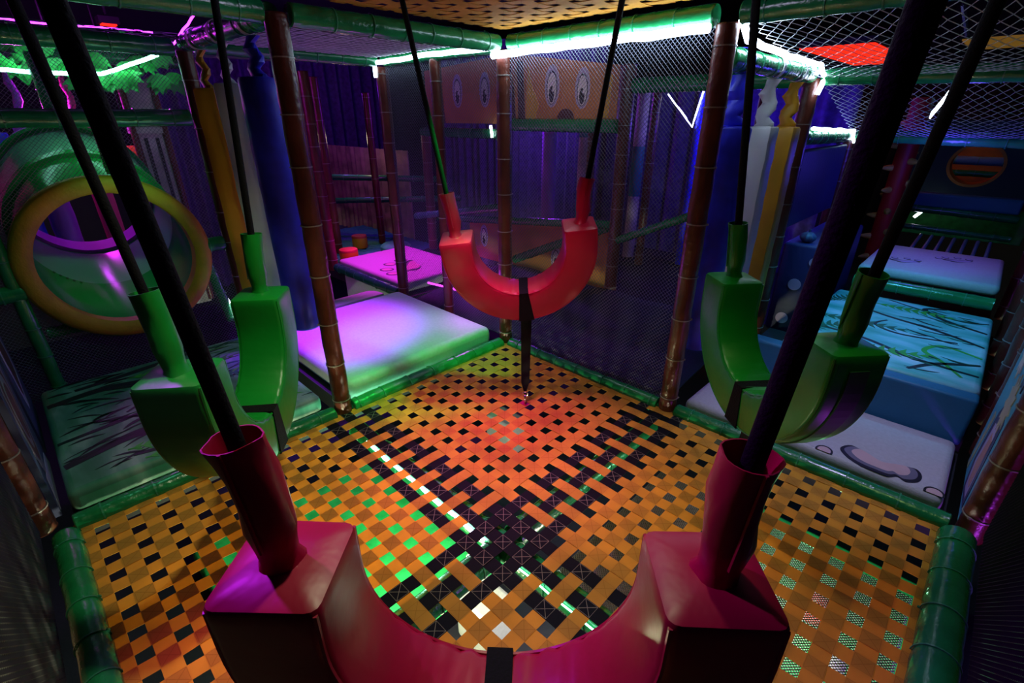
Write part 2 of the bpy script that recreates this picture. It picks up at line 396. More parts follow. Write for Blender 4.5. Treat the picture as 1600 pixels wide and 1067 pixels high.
# upper frame
beam((0, -0.05, H), (0, -1.15, H), 'green padded overhead beam on the left edge of the upper web')
beam((0, -1.25, H), (0, -LY+0.03, H), 'dark green overhead beam at the top left corner of the view')
beam((0.05, 0, H), (1.15, 0, H), 'green overhead beam above the white light strip at the back right')
beam((-1.15, 0, H), (-0.05, 0, H), 'green overhead beam above the white light strip at the back left')
beam((-1.2, -0.05, H), (-1.2, -1.15, H), 'green overhead beam across the far side of the purple lit mat')
beam((-1.15, -1.2, H), (-0.05, -1.2, H), 'green overhead beam from which the left bags hang')
beam((-1.2, -1.25, H-0.02), (-1.2, -LY, H-0.02), 'dark green overhead beam above the tunnel panel')
beam((1.2, 0.05, 1.60), (1.2, 1.15, 1.60), 'green overhead beam from which the right bags hang')
beam((1.25, 0, H), (LX+0.6, 0, H), 'green overhead beam at the top edge of the right netting')
beam((1.25, 1.2, 1.585), (LX+0.9, 1.2, 1.545), 'green overhead beam between the two right roof nets')
beam((1.2, 1.25, 1.28), (1.2, 2.35, 1.26), 'lower green beam with a white light strip past the right bags')
beam((1.25, 2.4, 1.265), (LX+0.5, 2.4, 1.235), 'lower green beam in front of the round hole panel')
# left bay frame
beam((-1.2, -1.25, 1.385), (-1.2, -LY, 1.385), 'green padded rail above the yellow tunnel ring')
beam((-1.2, -1.24, 0.69), (-1.2, -1.36, 0.69), 'short green rail between the tunnel ring and the bags')
beam((-1.2, -2.17, 0.60), (-1.2, -LY, 0.60), 'short green rail left of the tunnel ring')
beam((-1.2, -2.2, 0.0), (-1.2, -2.2, 1.34), 'upright green tube left of the tunnel ring', r=0.03)
beam((-1.22, -1.66, 1.12), (-1.22, -1.66, 1.34), 'short upright green tube standing on the tunnel ring', r=0.035)
beam((-1.24, -2.16, 0.36), (-1.24, -1.98, 0.36), 'short low green rail under the tunnel ring at left', r=0.03)
beam((-2.0, -1.75, 1.10), (-2.0, -1.75, 1.72), 'upright green tube above the far end of the tunnel', r=0.035)
beam((-1.55, -1.28, 0.52), (-1.3, -1.28, 0.16), 'slanting green rail with a light strip right of the tunnel', r=0.03)

# ------------------------------------------------------------------ woven web floors
def strap_mesh(L, W, pitch, phase, offset, amp, sag, const, axis, m, origin, th=0.0012, div=4):
    """a ribbon along `axis`; offset = distance across; over and under at every pitch"""
    n = max(2, int(round(L/pitch*div))); v = []; f = []; uvs = []
    for i in range(n+1):
        s = L*i/n
        z = amp*math.cos(PI*(s/pitch-0.5)+PI*phase) + sag(s, offset)
        for cr, dz, vv in ((-W/2, -th/2, 0), (W/2, -th/2, 1), (W/2, th/2, 1), (-W/2, th/2, 0)):
            x, y = (s, offset+cr) if axis == 'x' else (offset+cr, s)
            v.append((origin[0]+x, origin[1]-y if True else y, z+dz)); uvs.append((s/pitch, vv))
    for i in range(n):
        a, b = i*4, (i+1)*4
        for j in range(4): f.append((a+j, a+(j+1) % 4, b+(j+1) % 4, b+j))
    f.append((3, 2, 1, 0)); f.append(tuple(n*4+j for j in range(4)))
    me = bpy.data.meshes.new('webbing_strap'); me.from_pydata(v, [], f); me.update()
    ul = me.uv_layers.new(name='UVMap')
    for l in me.loops: ul.data[l.index].uv = uvs[l.vertex_index]
    me.materials.append(MATS[m])
    return me
def web(loc, SX, SY, pitch, W, label, sagd, black=(), seedz=0.0):
    t = thing('woven_web_floor', loc, label, 'web floor')
    nx, ny = int(round(SX/pitch)), int(round(SY/pitch))
    px, py = SX/nx, SY/ny
    sag = lambda a, b: 0
    for j in range(ny):           # straps along x
        y = (j+0.5)*py
        s = lambda a, b: -sagd*math.sin(PI*a/SX)*math.sin(PI*b/SY)
        me = strap_mesh(SX, W, px, j % 2, y, 0.0017, s, None, 'x', 'strap_black' if j in black else 'strap_orange', (0, 0))
        link('webbing_strap', me, t)
    for i in range(nx):
        x = (i+0.5)*px
        s = lambda a, b: -sagd*math.sin(PI*b/SX)*math.sin(PI*a/SY)
        me = strap_mesh(SY, W, py, (i+1) % 2, x, 0.0017, s, None, 'y', 'strap_black' if i in black else 'strap_orange', (0, 0))
        link('webbing_strap', me, t)
    return t
web((0.0, 0.0, 0.0), LX, LY, 0.0953, 0.0530, 'woven orange webbing floor with a black cross of straps', 0.03, (11, 12, 13))
web((0.02, -0.02, H+0.06), 1.18, 1.18, 0.0984, 0.058, 'woven orange webbing ceiling panel above the back red swing', -0.0)

# ------------------------------------------------------------------ light strips
def led(pts, m, label, r=0.014, wav=0.004):
    P = [Vector(p) for p in pts]; out = []
    rnd = random.Random(len(label))
    for a, b in zip(P[:-1], P[1:]):
        k = max(2, int((b-a).length/0.08))
        for i in range(k):
            out.append(a.lerp(b, i/k)+Vector((rnd.uniform(-wav, wav), rnd.uniform(-wav, wav), rnd.uniform(-wav, wav))))
    out.append(P[-1])
    return solo('light_strip', MB().tube(out, r, 8), m, label, 'light strip', tuple(P[0]))
led([(-1.21, -0.045, H-0.10), (-1.20, -0.055, H-0.02), (-0.9, -0.052, H-0.02), (-0.7, -0.058, H-0.012), (-0.04, -0.060, H-0.02)], 'led_half', 'white light strip along the back left overhead beam', r=0.014)
led([(-0.03, -0.06, H-0.06), (0.05, -0.05, H-0.05), (1.15, -0.05, H-0.045)], 'led_white', 'brightest white light strip along the back right overhead beam', r=0.017)
led([(1.255, -0.01, H-0.02), (1.26, 0.06, H-0.09), (1.25, 0.10, 1.66), (1.245, 0.6, 1.64), (1.245, 1.12, 1.64), (1.265, 1.17, 1.58), (1.25, 1.16, 1.50)], 'led_white', 'white light strip curling down above the right bags', r=0.013)
led([(1.24, 1.28, 1.325), (1.24, 2.30, 1.30), (1.25, 2.36, 1.22)], 'led_half', 'short white light strip on the lower beam past the right bags', r=0.011)
led([(-2.06, -2.2, 1.625), (-2.06, -1.45, 1.625), (-2.06, -1.12, 1.755)], 'led_cyan', 'cyan light strip behind the leaf garland at left', r=0.011)
led([(-1.95, -1.28, 0.62), (-1.25, -1.25, 0.20)], 'led_dim', 'white light strip slanting down right of the tunnel', r=0.005)
led([(0.25, -1.222, -0.066), (1.10, -1.222, -0.078)], 'led_white', 'white light strip under the web along the left black straps', r=0.007)
led([(1.27, -1.225, -0.075), (2.0, -1.225, -0.075)], 'led_cyan', 'dim cyan light strip under the web near the front swing', r=0.003)
led([(-1.28, -1.3, H+0.05), (-1.28, -2.1, H+0.04)], 'glow_purple', 'purple light strip on the upper left beam', r=0.004)  # emissive line in place of purple glints on the net
led([(-1.28, -1.22, H+0.0), (-0.75, -1.24, H+0.08)], 'glow_purple', 'purple light strip above the left bags', r=0.005)
led([(-1.16, 0.22, 0.10), (-0.62, 0.30, 0.10)], 'slit_magenta', 'magenta light strip on the floor behind the far posts', r=0.009)  # emissive line in place of a pink lit slit
led([(-1.32, 1.14, 1.32), (-1.30, 1.14, 1.22)], 'led_dim', 'short white light strip at the end of the far green rail', r=0.012)
led([(-0.37, 2.54, 1.58), (-0.09, 2.54, 1.30), (-0.03, 2.54, 1.60)], 'led_dim', 'bent white light strip far behind the right post', r=0.007)
led([(1.45, 4.1, 1.38), (1.55, 4.1, 1.62)], 'led_dim', 'slanting white light strip far behind the right roof nets', r=0.016)
led([(1.62, 3.7, 0.55), (1.70, 3.7, 0.66)], 'led_dim', 'short white light strip by the far rope bridge', r=0.012)

# ------------------------------------------------------------------ U swings
def uswing(label, group, c, d, zc, tilt, tops, m, tether=None, Ro=0.355, Ri=0.207, D=0.15, arm=0.07, hook=False, sleeve_len=0.2, wrinkle=1.0, slr=0.032, lean=0.0, strip=False):
    """c: xy of the arc centre, d: unit xy from arm 0 to arm 1, zc: arc centre height"""
    t = thing('u_swing', (c[0], c[1], zc-Ro), label, 'swing', group)
    dv = Vector((d[0], d[1], 0)).normalized(); up = Vector((0,0,1)); nv = dv.cross(up)
    up, nv = up*math.cos(lean)+nv*math.sin(lean), nv*math.cos(lean)-up*math.sin(lean)
    ct, st = math.cos(tilt), math.sin(tilt)
    ex = dv*ct+up*st; ez = -dv*st+up*ct; O = Vector((c[0], c[1], zc))
    Rm = (Ro+Ri)/2; hw = (Ro-Ri)/2; hd = D/2
    rnd = random.Random(int(c[0]*1000))
    # stations along the U: arm 0 top -> bottom -> arm 1 top
    st_ = []
    for k in range(4): st_.append(('a', 0, arm*(1-k/4)))
    N = 40
    for k in range(N+1): st_.append(('c', PI+PI*k/N, 0))
    for k in range(1, 5): st_.append(('a', 1, arm*k/4))
    b = 0.016
    def section(pos, rad, k):        # pos: centre, rad: outward direction in the plane
        out = []
        pinch = math.exp(-((k/(len(st_)-1)-0.5)/0.035)**2)
        for (sx, sy) in ((1, -1), (1, 1), (-1, 1), (-1, -1)):
            for q in range(4):
                a = {(1, -1): -PI/2, (1, 1): 0, (-1, 1): PI/2, (-1, -1): PI}[(sx, sy)]+q/3*PI/2
                x = sx*(hw-b)+b*math.cos(a); y = sy*(hd-b)+b*math.sin(a)
                # bulge of the foam, gathered under the band
                bul = 1+0.012*math.sin(k*0.9+sx)
                y *= bul*(1-0.06*pinch)
                if sx < 0:
                    x += wrinkle*0.006*math.sin(k*2.4+y*30)*math.exp(-((k/(len(st_)-1)-0.5)/0.22)**2)
                x *= (1-0.05*pinch)
                out.append(pos+rad*x+nv*y)
            mid = None
        return out
    rings = []
    for k, s in enumerate(st_):
        if s[0] == 'a':
            sg = -1 if s[1] == 0 else 1
            pos = O+ex*sg*Rm+ez*s[2]; rad = ex*sg
        else:
            rad = ex*math.cos(s[1])+ez*math.sin(s[1]); pos = O+rad*Rm
        rings.append(section(pos, rad, k))
    # domed end caps
    def cap(ring, dirv, first):
        cen = sum(ring, Vector())/len(ring)
        extra = [[cen+(p-cen)*f+dirv*h for p in ring] for f, h in ((0.97, 0.006), (0.8, 0.011), (0.4, 0.014))]
        return extra[::-1] if first else extra
    rings = cap(rings[0], ez, True)+rings+cap(rings[-1], ez, False)
    seat = part('foam_seat', MB().rings(rings), m, t)
    # seam piping along the four long edges
    for sx, sy in ((1, 1), (-1, 1), (1, -1), (-1, -1)):
        pts = []
        for s in st_:
            if s[0] == 'a':
                sg = -1 if s[1] == 0 else 1
                pos = O+ex*sg*Rm+ez*s[2]; rad = ex*sg
            else:
                rad = ex*math.cos(s[1])+ez*math.sin(s[1]); pos = O+rad*Rm
            pts.append(pos+rad*sx*(hw-0.006)+nv*sy*(hd-0.005))
        part('seam', MB().tube(pts, 0.0035, 5), m, seat)
    # sleeves and hanging straps
    for sg, top in ((-1, tops[0]), (1, tops[1])):
        base = O+ex*sg*Rm+ez*(arm+0.004); T = Vector(top); ax = (T-base).normalized()
        bx = (ex-ax*ex.dot(ax)).normalized(); by = ax.cross(bx)
        def ring(h, r, tw, sq=1.0, nn=20):
            cen = base+ax*h+bx*0.006*math.sin(h*23+sg)
            return [cen+bx*math.cos(2*PI*j/nn+tw)*r*(1+0.07*math.sin(3*2*PI*j/nn+h*37)+0.045*math.sin(5*2*PI*j/nn-h*52+sg))+by*math.sin(2*PI*j/nn+tw)*r*sq for j in range(nn)]
        SL = sleeve_len
        prof = [(-0.004, slr*1.12), (0.006, slr*1.02), (0.02, slr*0.80), (0.04, slr*0.86), (0.07, slr*1.0), (0.11, slr*0.97), (0.15, slr*1.0), (SL-0.02, slr*1.03), (SL, slr*1.07)]
        rr = [ring(h, r, 0, 0.92) for h, r in prof]
        rr += [ring(SL, slr*1.01, 0, 0.92), ring(SL-0.02, slr*0.96, 0, 0.92), ring(SL-0.09, slr*0.8, 0, 0.92)]
        slv = part('sleeve', MB().rings(rr), m, t)
        part('sleeve_seam', MB().tube([base+bx*0.0+ax*h+(-by)*(0.92*slr+0.002) for h in (0.05, 0.1, 0.15, SL)], 0.0025, 5), m, slv)
        E_ = base+(T-base)*((2.66-base.z)/(T.z-base.z))
        part('hanging_strap', MB().tube([base+ax*(SL-0.1), base+ax*(SL+0.05), base.lerp(E_, 0.6), E_], 0.0128, 12, flat=0.8), 'black_web', t)
    # band round the bottom of the U
    def loop(th, g):
        rad = ex*math.cos(th)+ez*math.sin(th); pos = O+rad*Rm; tan = ez*math.cos(th)-ex*math.sin(th)
        out = []
        for (sx, sy) in ((1, -1), (1, 1), (-1, 1), (-1, -1)):
            out.append(pos+rad*sx*(hw*0.97+g)+nv*sy*(hd*0.955+g))
        return out
    mb = MB(); hwid = 0.03/Rm
    A0, A1 = loop(1.5*PI-hwid, 0.004), loop(1.5*PI+hwid, 0.004); B0, B1 = loop(1.5*PI-hwid, -0.004), loop(1.5*PI+hwid, -0.004)
    mb.rings([A0, A1, B1, B0], closed=True)
    part('band', mb, 'black_web', t, False)
    # strap sewn along the outer face
    mb = MB(); rr = []
    for s in (st_[2:-2] if strip else ()):
        if s[0] == 'a':
            sg = -1 if s[1] == 0 else 1
            pos = O+ex*sg*Rm+ez*s[2]; rad = ex*sg
        else:
            rad = ex*math.cos(s[1])+ez*math.sin(s[1]); pos = O+rad*Rm
        q = pos+rad*(hw+0.0005)
        rr.append([q-nv*0.026, q+nv*0.026, q+nv*0.026+rad*0.004, q-nv*0.026+rad*0.004])
    if strip: part('outer_webbing', mb.rings(rr), 'seam', t, False)
    # tether down to the web
    if tether is not None:
        Tb = Vector(tether); Ta = O-ez*(Ro+0.004)
        e = Tb+(Ta-Tb).normalized()*(0.075 if hook else 0.012)
        k = 8; rr = []
        for i in range(k+1):
            q = Ta.lerp(e, i/k); wd = 0.028*(1-0.25*(i/k)) if i < k else 0.008
            rr.append([q-ex*wd-nv*0.0025, q+ex*wd-nv*0.0025, q+ex*wd+nv*0.0025, q-ex*wd+nv*0.0025])
        part('tether_strap', MB().rings(rr), 'black_web', t, False)
        if hook:
            def torus(cen, ax1, ax2, r1, r2):
                n1, n2 = 18, 8; a3 = ax1.cross(ax2)
                return MB().rings([[cen+(ax1*math.cos(u)+ax2*math.sin(u))*(r1+r2*math.cos(v))+a3*r2*math.sin(v) for v in (2*PI*j/n2 for j in range(n2))] for u in (2*PI*i/n1 for i in range(n1))], closed=True)
            part('shackle', torus(Tb+up*0.066, ex, up, 0.014, 0.0035), 'steel', t)
            sr_ = part('swivel_ring', torus(Tb+up*0.040, nv, up, 0.014, 0.0035), 'steel', t)
            part('swivel_bolt', MB().tube([Tb+up*0.004, Tb+up*0.03], 0.006, 10), 'steel', sr_)
            part('anchor_patch', MB().box(tuple(Tb+up*0.002), (0.05, 0.04, 0.004)), 'red_vinyl', t, False)
    return t
uswing('red vinyl U-shaped swing hanging at the back of the web, its shackle clipped down', 'U-shaped foam swings', (0.597, -0.505), (0.72, 0.70), 0.846, R(6.5),
       [(0.282, -0.812, 1.732), (0.871, -0.239, 1.753)], 'red_vinyl', (0.62, -0.475, -0.015), hook=True, lean=R(9), D=0.17)
uswing('green vinyl U-shaped swing hanging at the left beside the tunnel', 'U-shaped foam swings', (0.655, -1.775), (0.79, -0.62), 0.775, R(0),
       [(0.392, -1.532, 1.687), (0.778, -1.996, 1.578)], 'green_vinyl', (0.62, -1.745, -0.012))
uswing('green vinyl U-shaped swing hanging at the right over the paw print mat', 'U-shaped foam swings', (1.735, -0.53), (0.755, -0.655), 0.785, R(0),
       [(1.452, -0.416, 1.698), (2.02, -0.788, 1.578)], 'green_vinyl', (1.70, -0.50, -0.012), strip=True)
uswing('large dark red vinyl U-shaped swing in the foreground, nearest the viewer', 'U-shaped foam swings', (1.79, -1.81), (0.74, 0.67), 0.775, R(0),
       [(1.513, -2.038, 1.48), (2.043, -1.607, 1.469)], 'red_vinyl', (1.79, -1.81, -0.012))

# ------------------------------------------------------------------ nets
def net_lines(o, u, v, W, Hh, cell, th, hole=None, zig=0.0, keep=None):
    """two families of diagonal cords in the rectangle o + u*[0,W] + v*[0,H]"""
    mb = MB(); o, u, v = Vector(o), Vector(u).normalized(), Vector(v).normalized(); n = u.cross(v)
    def seg(a, b):
        d = (b-a).normalized(); p = d.cross(n)
        rr = []
        for q in (a, b): rr.append([q+p*th, q-p*th*0.5+n*th*0.87, q-p*th*0.5-n*th*0.87])
        mb.rings(rr, caps=False)
    k = -int(Hh/cell)-1
    while k*cell < W:
        for sg in (1, -1):
            # line x = x0 + sg*y ; clip
            x0 = k*cell if sg == 1 else k*cell+Hh
            ya, yb = (max(0, -x0), min(Hh, W-x0)) if sg == 1 else (max(0, x0-W), min(Hh, x0))
            if yb-ya > 0.004:
                spans = [(ya, yb)]
                if hole:
                    hx, hy, hr = hole
                    # distance of param y to the hole centre
                    A = 2; px = x0-hx; B = 2*(sg*px-hy); Cc = px*px+hy*hy-hr*hr; D = B*B-4*A*Cc
                    if D > 0:
                        r1, r2 = (-B-math.sqrt(D))/(2*A), (-B+math.sqrt(D))/(2*A)
                        spans = [q for q in ((ya, min(yb, r1)), (max(ya, r2), yb)) if q[1]-q[0] > 0.004]
                for a, b in spans:
                    seg(o+u*(x0+sg*a)+v*a, o+u*(x0+sg*b)+v*b)
        k += 1
    return mb
def hexnet(o, u, v, W, Hh, cw, ch, th, sag=0.0):
    """knotted rope netting: zigzag cords that meet at the knots"""
    mb = MB(); o, u, v = Vector(o), Vector(u).normalized(), Vector(v).normalized(); n = u.cross(v)
    rnd = random.Random(3)
    nc = int(W/cw)
    nr = int(Hh/ch)
    def P(x, y):
        return o+u*x+v*y+n*(-sag*math.sin(PI*min(max(x/W, 0), 1))*math.sin(PI*min(max(y/Hh, 0), 1)))
    jit = {}
    def node(i, j, side):
        x = (i+0.5*(j % 2))*cw+side*cw*0.10*0
        if (i, j) not in jit: jit[(i, j)] = (rnd.uniform(-.1, .1)*cw, rnd.uniform(-.1, .1)*ch)
        a, b = jit[(i, j)]
        return P(min(max(x+a, 0), W), min(max(j*ch+b, 0), Hh))
    for j in range(nr):
        for i in range(nc+1):
            a = node(i, j, 0)
            for q in ((i, j+1), (i+1 if j % 2 else i-1, j+1)):
                if q[0] < 0 or q[0] > nc: continue
                b = node(q[0], q[1], 0)
                if (b-a).length < 1e-4: continue
                d = (b-a).normalized(); p = d.cross(n)
                mb.rings([[w_+p*th, w_-p*th*0.5+n*th*0.87, w_-p*th*0.5-n*th*0.87] for w_ in (a, b)], caps=False)
    return mb
def net(mb, m, label, loc):
    return solo('safety_net', mb, m, label, 'net', loc, None, False)
X, Y, Z = (1,0,0), (0,1,0), (0,0,1)
net(net_lines((0.03, 0.0, 0.04), X, Z, 1.13, H-0.08, 0.020, 0.0011), 'net_grey', 'fine black net filling the back right wall behind the red swing', (0.03, 0.0, 0.04))
net(net_lines((-0.56, 0.0, 0.04), X, Z, 0.53, H-0.08, 0.020, 0.0011), 'net_grey', 'fine black net between the slim post and the back corner post', (-0.56, 0.0, 0.04))
net(net_lines((-1.16, 0.0, 0.04), X, Z, 0.53, H-0.08, 0.020, 0.0011), 'net_grey', 'fine black net left of the slim post behind the purple lit mat', (-1.16, 0.0, 0.04))
net(net_lines((-1.2, -LY, 0.02), Y, Z, LY-1.24, H-0.06, 0.019, 0.0011, hole=(LY-1.76, 0.67, 0.42)), 'net_grey', 'fine net round the tunnel ring in the left bay', (-1.2, -LY, 0.02))
net(hexnet((1.24, 0.03, H-0.02), X, (0, 1.15, -0.145), LX-0.9, 1.16, 0.05, 0.045, 0.0017, 0.05), 'net_white', 'coarse rope roof net spreading right from the brightest post', (1.24, 0.03, H-0.02))
net(hexnet((1.24, 1.24, 1.56), X, (0, 1.12, -0.30), LX-0.95, 1.15, 0.05, 0.045, 0.0017, 0.04), 'net_white', 'coarse rope roof net farther right beyond the bags', (1.24, 1.24, 1.56))
net(hexnet((-1.17, -1.17, H+0.01), X, Y, 1.14, 1.14, 0.045, 0.05, 0.0016, 0.0), 'net_white', 'coarse rope roof net above the purple lit mat', (-1.17, -1.17, H+0.01))
net(hexnet((-2.35, -LY, H+0.05), X, Y, 1.1, 2.2, 0.05, 0.05, 0.0018, 0.05), 'net_grey', 'dark roof net over the tunnel lit by purple light', (-2.35, -LY, H+0.05))
net(net_lines((LX+0.06, -LY, 0.05), Y, Z, LY-0.05, 1.9, 0.018, 0.0032), 'net_black', 'dense black net along the right side of the web', (LX+0.06, -LY, 0.05))
net(net_lines((0.03, -LY-0.06, 0.05), X, Z, LX-0.05, 1.9, 0.018, 0.0026), 'net_black', 'dense black net along the left side of the web', (0.03, -LY-0.06, 0.05))
net(net_lines((1.25, -1.1, -0.36), X, Y, 1.1, 1.05, 0.013, 0.0022), 'net_grey', 'pale net stretched under the right quarter of the web', (1.25, -1.1, -0.36))
struct('wall_outside', MB().box((0.9, -LY-0.55, 0.1), (2.4, 0.06, 2.6)), 'wood_brown')

# ------------------------------------------------------------------ decks and soft mats
struct('floor_deck', MB().box((-0.62, -0.62, -0.07), (1.10, 1.08, 0.10)), 'dark')
struct('floor_deck', MB().box((-0.62, -1.78, -0.07), (1.10, 1.02, 0.10)), 'dark')
struct('floor_deck', MB().box((1.80, 0.33, -0.07), (1.08, 0.56, 0.10)), 'dark')
struct('floor_deck', MB().box((1.80, 2.35, 0.02), (1.08, 3.4, 0.10)), 'dark')
struct('floor_deck', MB().box((-2.3, 0.65, -0.07), (2.1, 1.2, 0.10)), 'dark')
struct('floor_deck', MB().box((-0.0, 2.1, -0.07), (2.3, 1.9, 0.10)), 'dark')
def mat_block(name, c, size, m, label, cat='mat', bev=0.03):
    o = solo(name, MB().box(c, size), m, label, cat, (c[0], c[1], c[2]-size[2]/2)); bevel(o, bev, 4); return o
mat_block('soft_mat', (-0.61, -0.60, 0.045), (1.10, 1.06, 0.13), 'mat_white', 'thick white mat glowing purple with a green lit edge', bev=0.045)
jl = mat_block('soft_mat', (-0.64, -1.775, 0.03), (1.10, 1.02, 0.10), 'jungle_left', 'dark green jungle print mat in front of the tunnel')
wp = mat_block('soft_mat', (1.79, 0.33, 0.0), (1.06, 0.53, 0.10), 'mat_white', 'white mat with a large paw print beside the web')
bl = mat_block('soft_step', (1.80, 0.645, 0.14), (1.06, 0.09, 0.24), 'blue_mat', 'blue step block between the white mat and the jungle mat', 'step', 0.015)
jr = mat_block('soft_mat', (1.91, 1.30, 0.20), (0.84, 1.22, 0.14), 'jungle_right', 'bright cyan jungle print mat at the right')
sh = mat_block('soft_shelf', (1.93, 2.38, 0.42), (0.74, 0.86, 0.07), 'mat_white', 'lilac lit shelf mat with small paw prints', 'mat')
beam((1.56, 1.93, 0.345), (2.30, 1.93, 0.345), 'green padded beam under the lilac shelf mat', r=0.04)
mm = mat_block('soft_mat', (-1.86, 0.46, 0.05), (1.10, 0.82, 0.10), 'mat_white', 'magenta lit mat with a paw print past the purple mat')
beam((-2.35, 0.0, 0.04), (-1.27, 0.0, 0.04), 'green padded beam in front of the magenta lit mat')
mat_block('soft_wedge', (1.33, 0.92, 0.03), (0.16, 0.40, 0.08), 'orange_mat', 'red orange floor strip beside the right posts', 'mat', 0.01)
mat_block('soft_wedge', (1.455, 0.92, 0.03), (0.06, 0.42, 0.08), 'mat_white', 'narrow white floor strip beside the red orange strip', 'mat', 0.01)
# white slide in the gap behind the purple mat
mb = MB(); rr = []
for i in range(13):
    a = i/12; x = -1.32-0.9*a; z = 0.02-0.5*a*a
    rr.append([Vector((x, -0.95, z)), Vector((x, -0.12, z)), Vector((x, -0.12, z+0.03)), Vector((x, -0.95, z+0.03))])
solo('slide', mb.rings(rr), 'mat_white', 'white slide dropping away behind the purple lit mat', 'slide', (-1.32, -0.5, 0.0))
struct('wall_slide', MB().box((-1.8, 0.06, -0.25), (1.0, 0.03, 0.42)), 'mat_white')

# flat prints
def poly_obj(name, pts, m, parent, M, h=0.0012):
    mb = MB().prism(pts, h, M)
    return part(name, mb, m, parent, False)
def fern(x, y, ang, L, wid, rect, nteeth=12):
    top, bot = [], []
    for i in range(nteeth):
        a = i/nteeth; w_ = wid*math.sin(PI*min(1, a*0.85+0.15))
        top += [(a*L, 0.006), ((a-0.35/nteeth)*L+0.03*L*0, w_*0.5*(1.0))]
        bot += [(a*L, -0.006), ((a-0.35/nteeth)*L, -w_*0.5)]
    pts = [(0, 0.004)]+top+[(L, 0)]+bot[::-1]+[(0, -0.004)]
    ca, sa = math.cos(ang), math.sin(ang)
    return [(min(max(x+p*ca-q*sa, rect[0]), rect[2]), min(max(y+p*sa+q*ca, rect[1]), rect[3])) for p, q in pts]
def fern_parts(x, y, ang, L, wid, rect, m, parent, z, n=9):
    """separate leaflets of one frond joined as one flat print"""
    mb = MB(); ca, sa = math.cos(ang), math.sin(ang)
    def T(p, q): return (min(max(x+p*ca-q*sa, rect[0]), rect[2]), min(max(y+p*sa+q*ca, rect[1]), rect[3]))
    M = Matrix.Translation((0, 0, z))
    mb.prism([T(0, -.005), T(L, -.001), T(L, .001), T(0, .005)], 0.0012, M)
    for i in range(n):
        a = (i+0.5)/n; lw = wid*math.sin(PI*(0.12+0.8*a)); st = L*0.85/n
        for sg in (1, -1):
            p0 = a*L
            mb.prism([T(p0, 0), T(p0+st*0.4, sg*lw*0.45), T(p0+st*1.3, sg*lw), T(p0+st*1.0, sg*lw*0.4), T(p0+st*0.85, 0)][::sg], 0.0010, M)
    return part('fern_print', mb, m, parent, False)
def vine(pts, wd, rect, parent, z, m='print_vine'):
    P = [Vector((p[0], p[1], 0)) for p in pts]; Q = []
    for i in range(len(P)-1):       # catmull-rom
        p0, p1, p2, p3 = P[max(i-1, 0)], P[i], P[i+1], P[min(i+2, len(P)-1)]
        for k in range(8):
            t = k/8
            Q.append(0.5*((2*p1)+(p2-p0)*t+(2*p0-5*p1+4*p2-p3)*t*t+(3*p1-p0-3*p2+p3)*t**3))
    Q.append(P[-1]); mb = MB(); n = len(Q); rr = []
    cl = lambda v: (min(max(v.x, rect[0]), rect[2]), min(max(v.y, rect[1]), rect[3]))
    for i, q in enumerate(Q):
        t = (Q[min(i+1, n-1)]-Q[max(i-1, 0)]).normalized(); s = Vector((-t.y, t.x, 0))
        ww = wd*(0.35+0.65*math.sin(PI*(0.15+0.8*i/n)))
        a, b = cl(q+s*ww), cl(q-s*ww)
        rr.append([Vector((*a, z)), Vector((*b, z)), Vector((*b, z+0.001)), Vector((*a, z+0.001))])
    return part('vine_print', mb.rings(rr), m, parent, False)
def blob(cx, cy, rx, ry, ang=0, n=28, amp=0.0, k=3, ph=0):
    ca, sa = math.cos(ang), math.sin(ang); out = []
    for i in range(n):
        a = 2*PI*i/n; r = 1+amp*math.sin(k*a+ph)
        p, q = rx*r*math.cos(a), ry*r*math.sin(a)
        out.append((cx+p*ca-q*sa, cy+p*sa+q*ca))
    return out
# left jungle mat: long dark vines run away from the web, ferns at the near side
rc = (-1.18, -2.27, -0.10, -1.28); zt = 0.0803
rnd = random.Random(21)
def stroke(x, y, ang, L_, W_, rect, parent, z, m):     # a lens-shaped leaf print
    ca, sa = math.cos(ang), math.sin(ang); pts = []
    for i in range(15):
        a = i/7 if i < 8 else (14-i)/7; sg = 1 if i < 8 else -1
        p, q = a*L_, sg*W_*math.sin(PI*a)**0.8+0.10*L_*math.sin(PI*a)
        pts.append((min(max(x+p*ca-q*sa, rect[0]), rect[2]), min(max(y+p*sa+q*ca, rect[1]), rect[3])))
    return poly_obj('leaf_print', pts[::-1], m, parent, Matrix.Translation((0, 0, z)), 0.0008)
vine([(-0.30, -2.27), (-0.38, -2.0), (-0.36, -1.7), (-0.42, -1.29)], 0.032, rc, jl, zt)
vine([(-0.52, -2.27), (-0.56, -2.0), (-0.62, -1.75), (-0.66, -1.45)], 0.016, rc, jl, zt)
vine([(-0.95, -2.27), (-0.98, -2.05), (-0.93, -1.85), (-0.98, -1.6)], 0.030, rc, jl, zt)
vine([(-1.06, -2.15), (-1.08, -1.95), (-1.12, -1.7), (-1.15, -1.5)], 0.022, rc, jl, zt)
vine([(-0.95, -2.03), (-0.86, -1.86), (-0.74, -1.86), (-0.62, -2.0)], 0.012, rc, jl, zt+.0003)
vine([(-0.37, -1.95), (-0.26, -1.86), (-0.20, -1.72), (-0.12, -1.70)], 0.014, rc, jl, zt+.0003)
vine([(-0.20, -2.05), (-0.16, -1.85), (-0.2, -1.66), (-0.12, -1.58)], 0.016, rc, jl, zt+.0003)
for i in range(44):
    x0, y0 = rnd.uniform(-1.16, -0.12), rnd.uniform(-2.27, -2.02)
    stroke(x0, y0, PI/2+rnd.uniform(-.55, .45), rnd.uniform(0.08, 0.24), rnd.uniform(.004, .012), rc, jl, zt+.0006, 'print_vine')
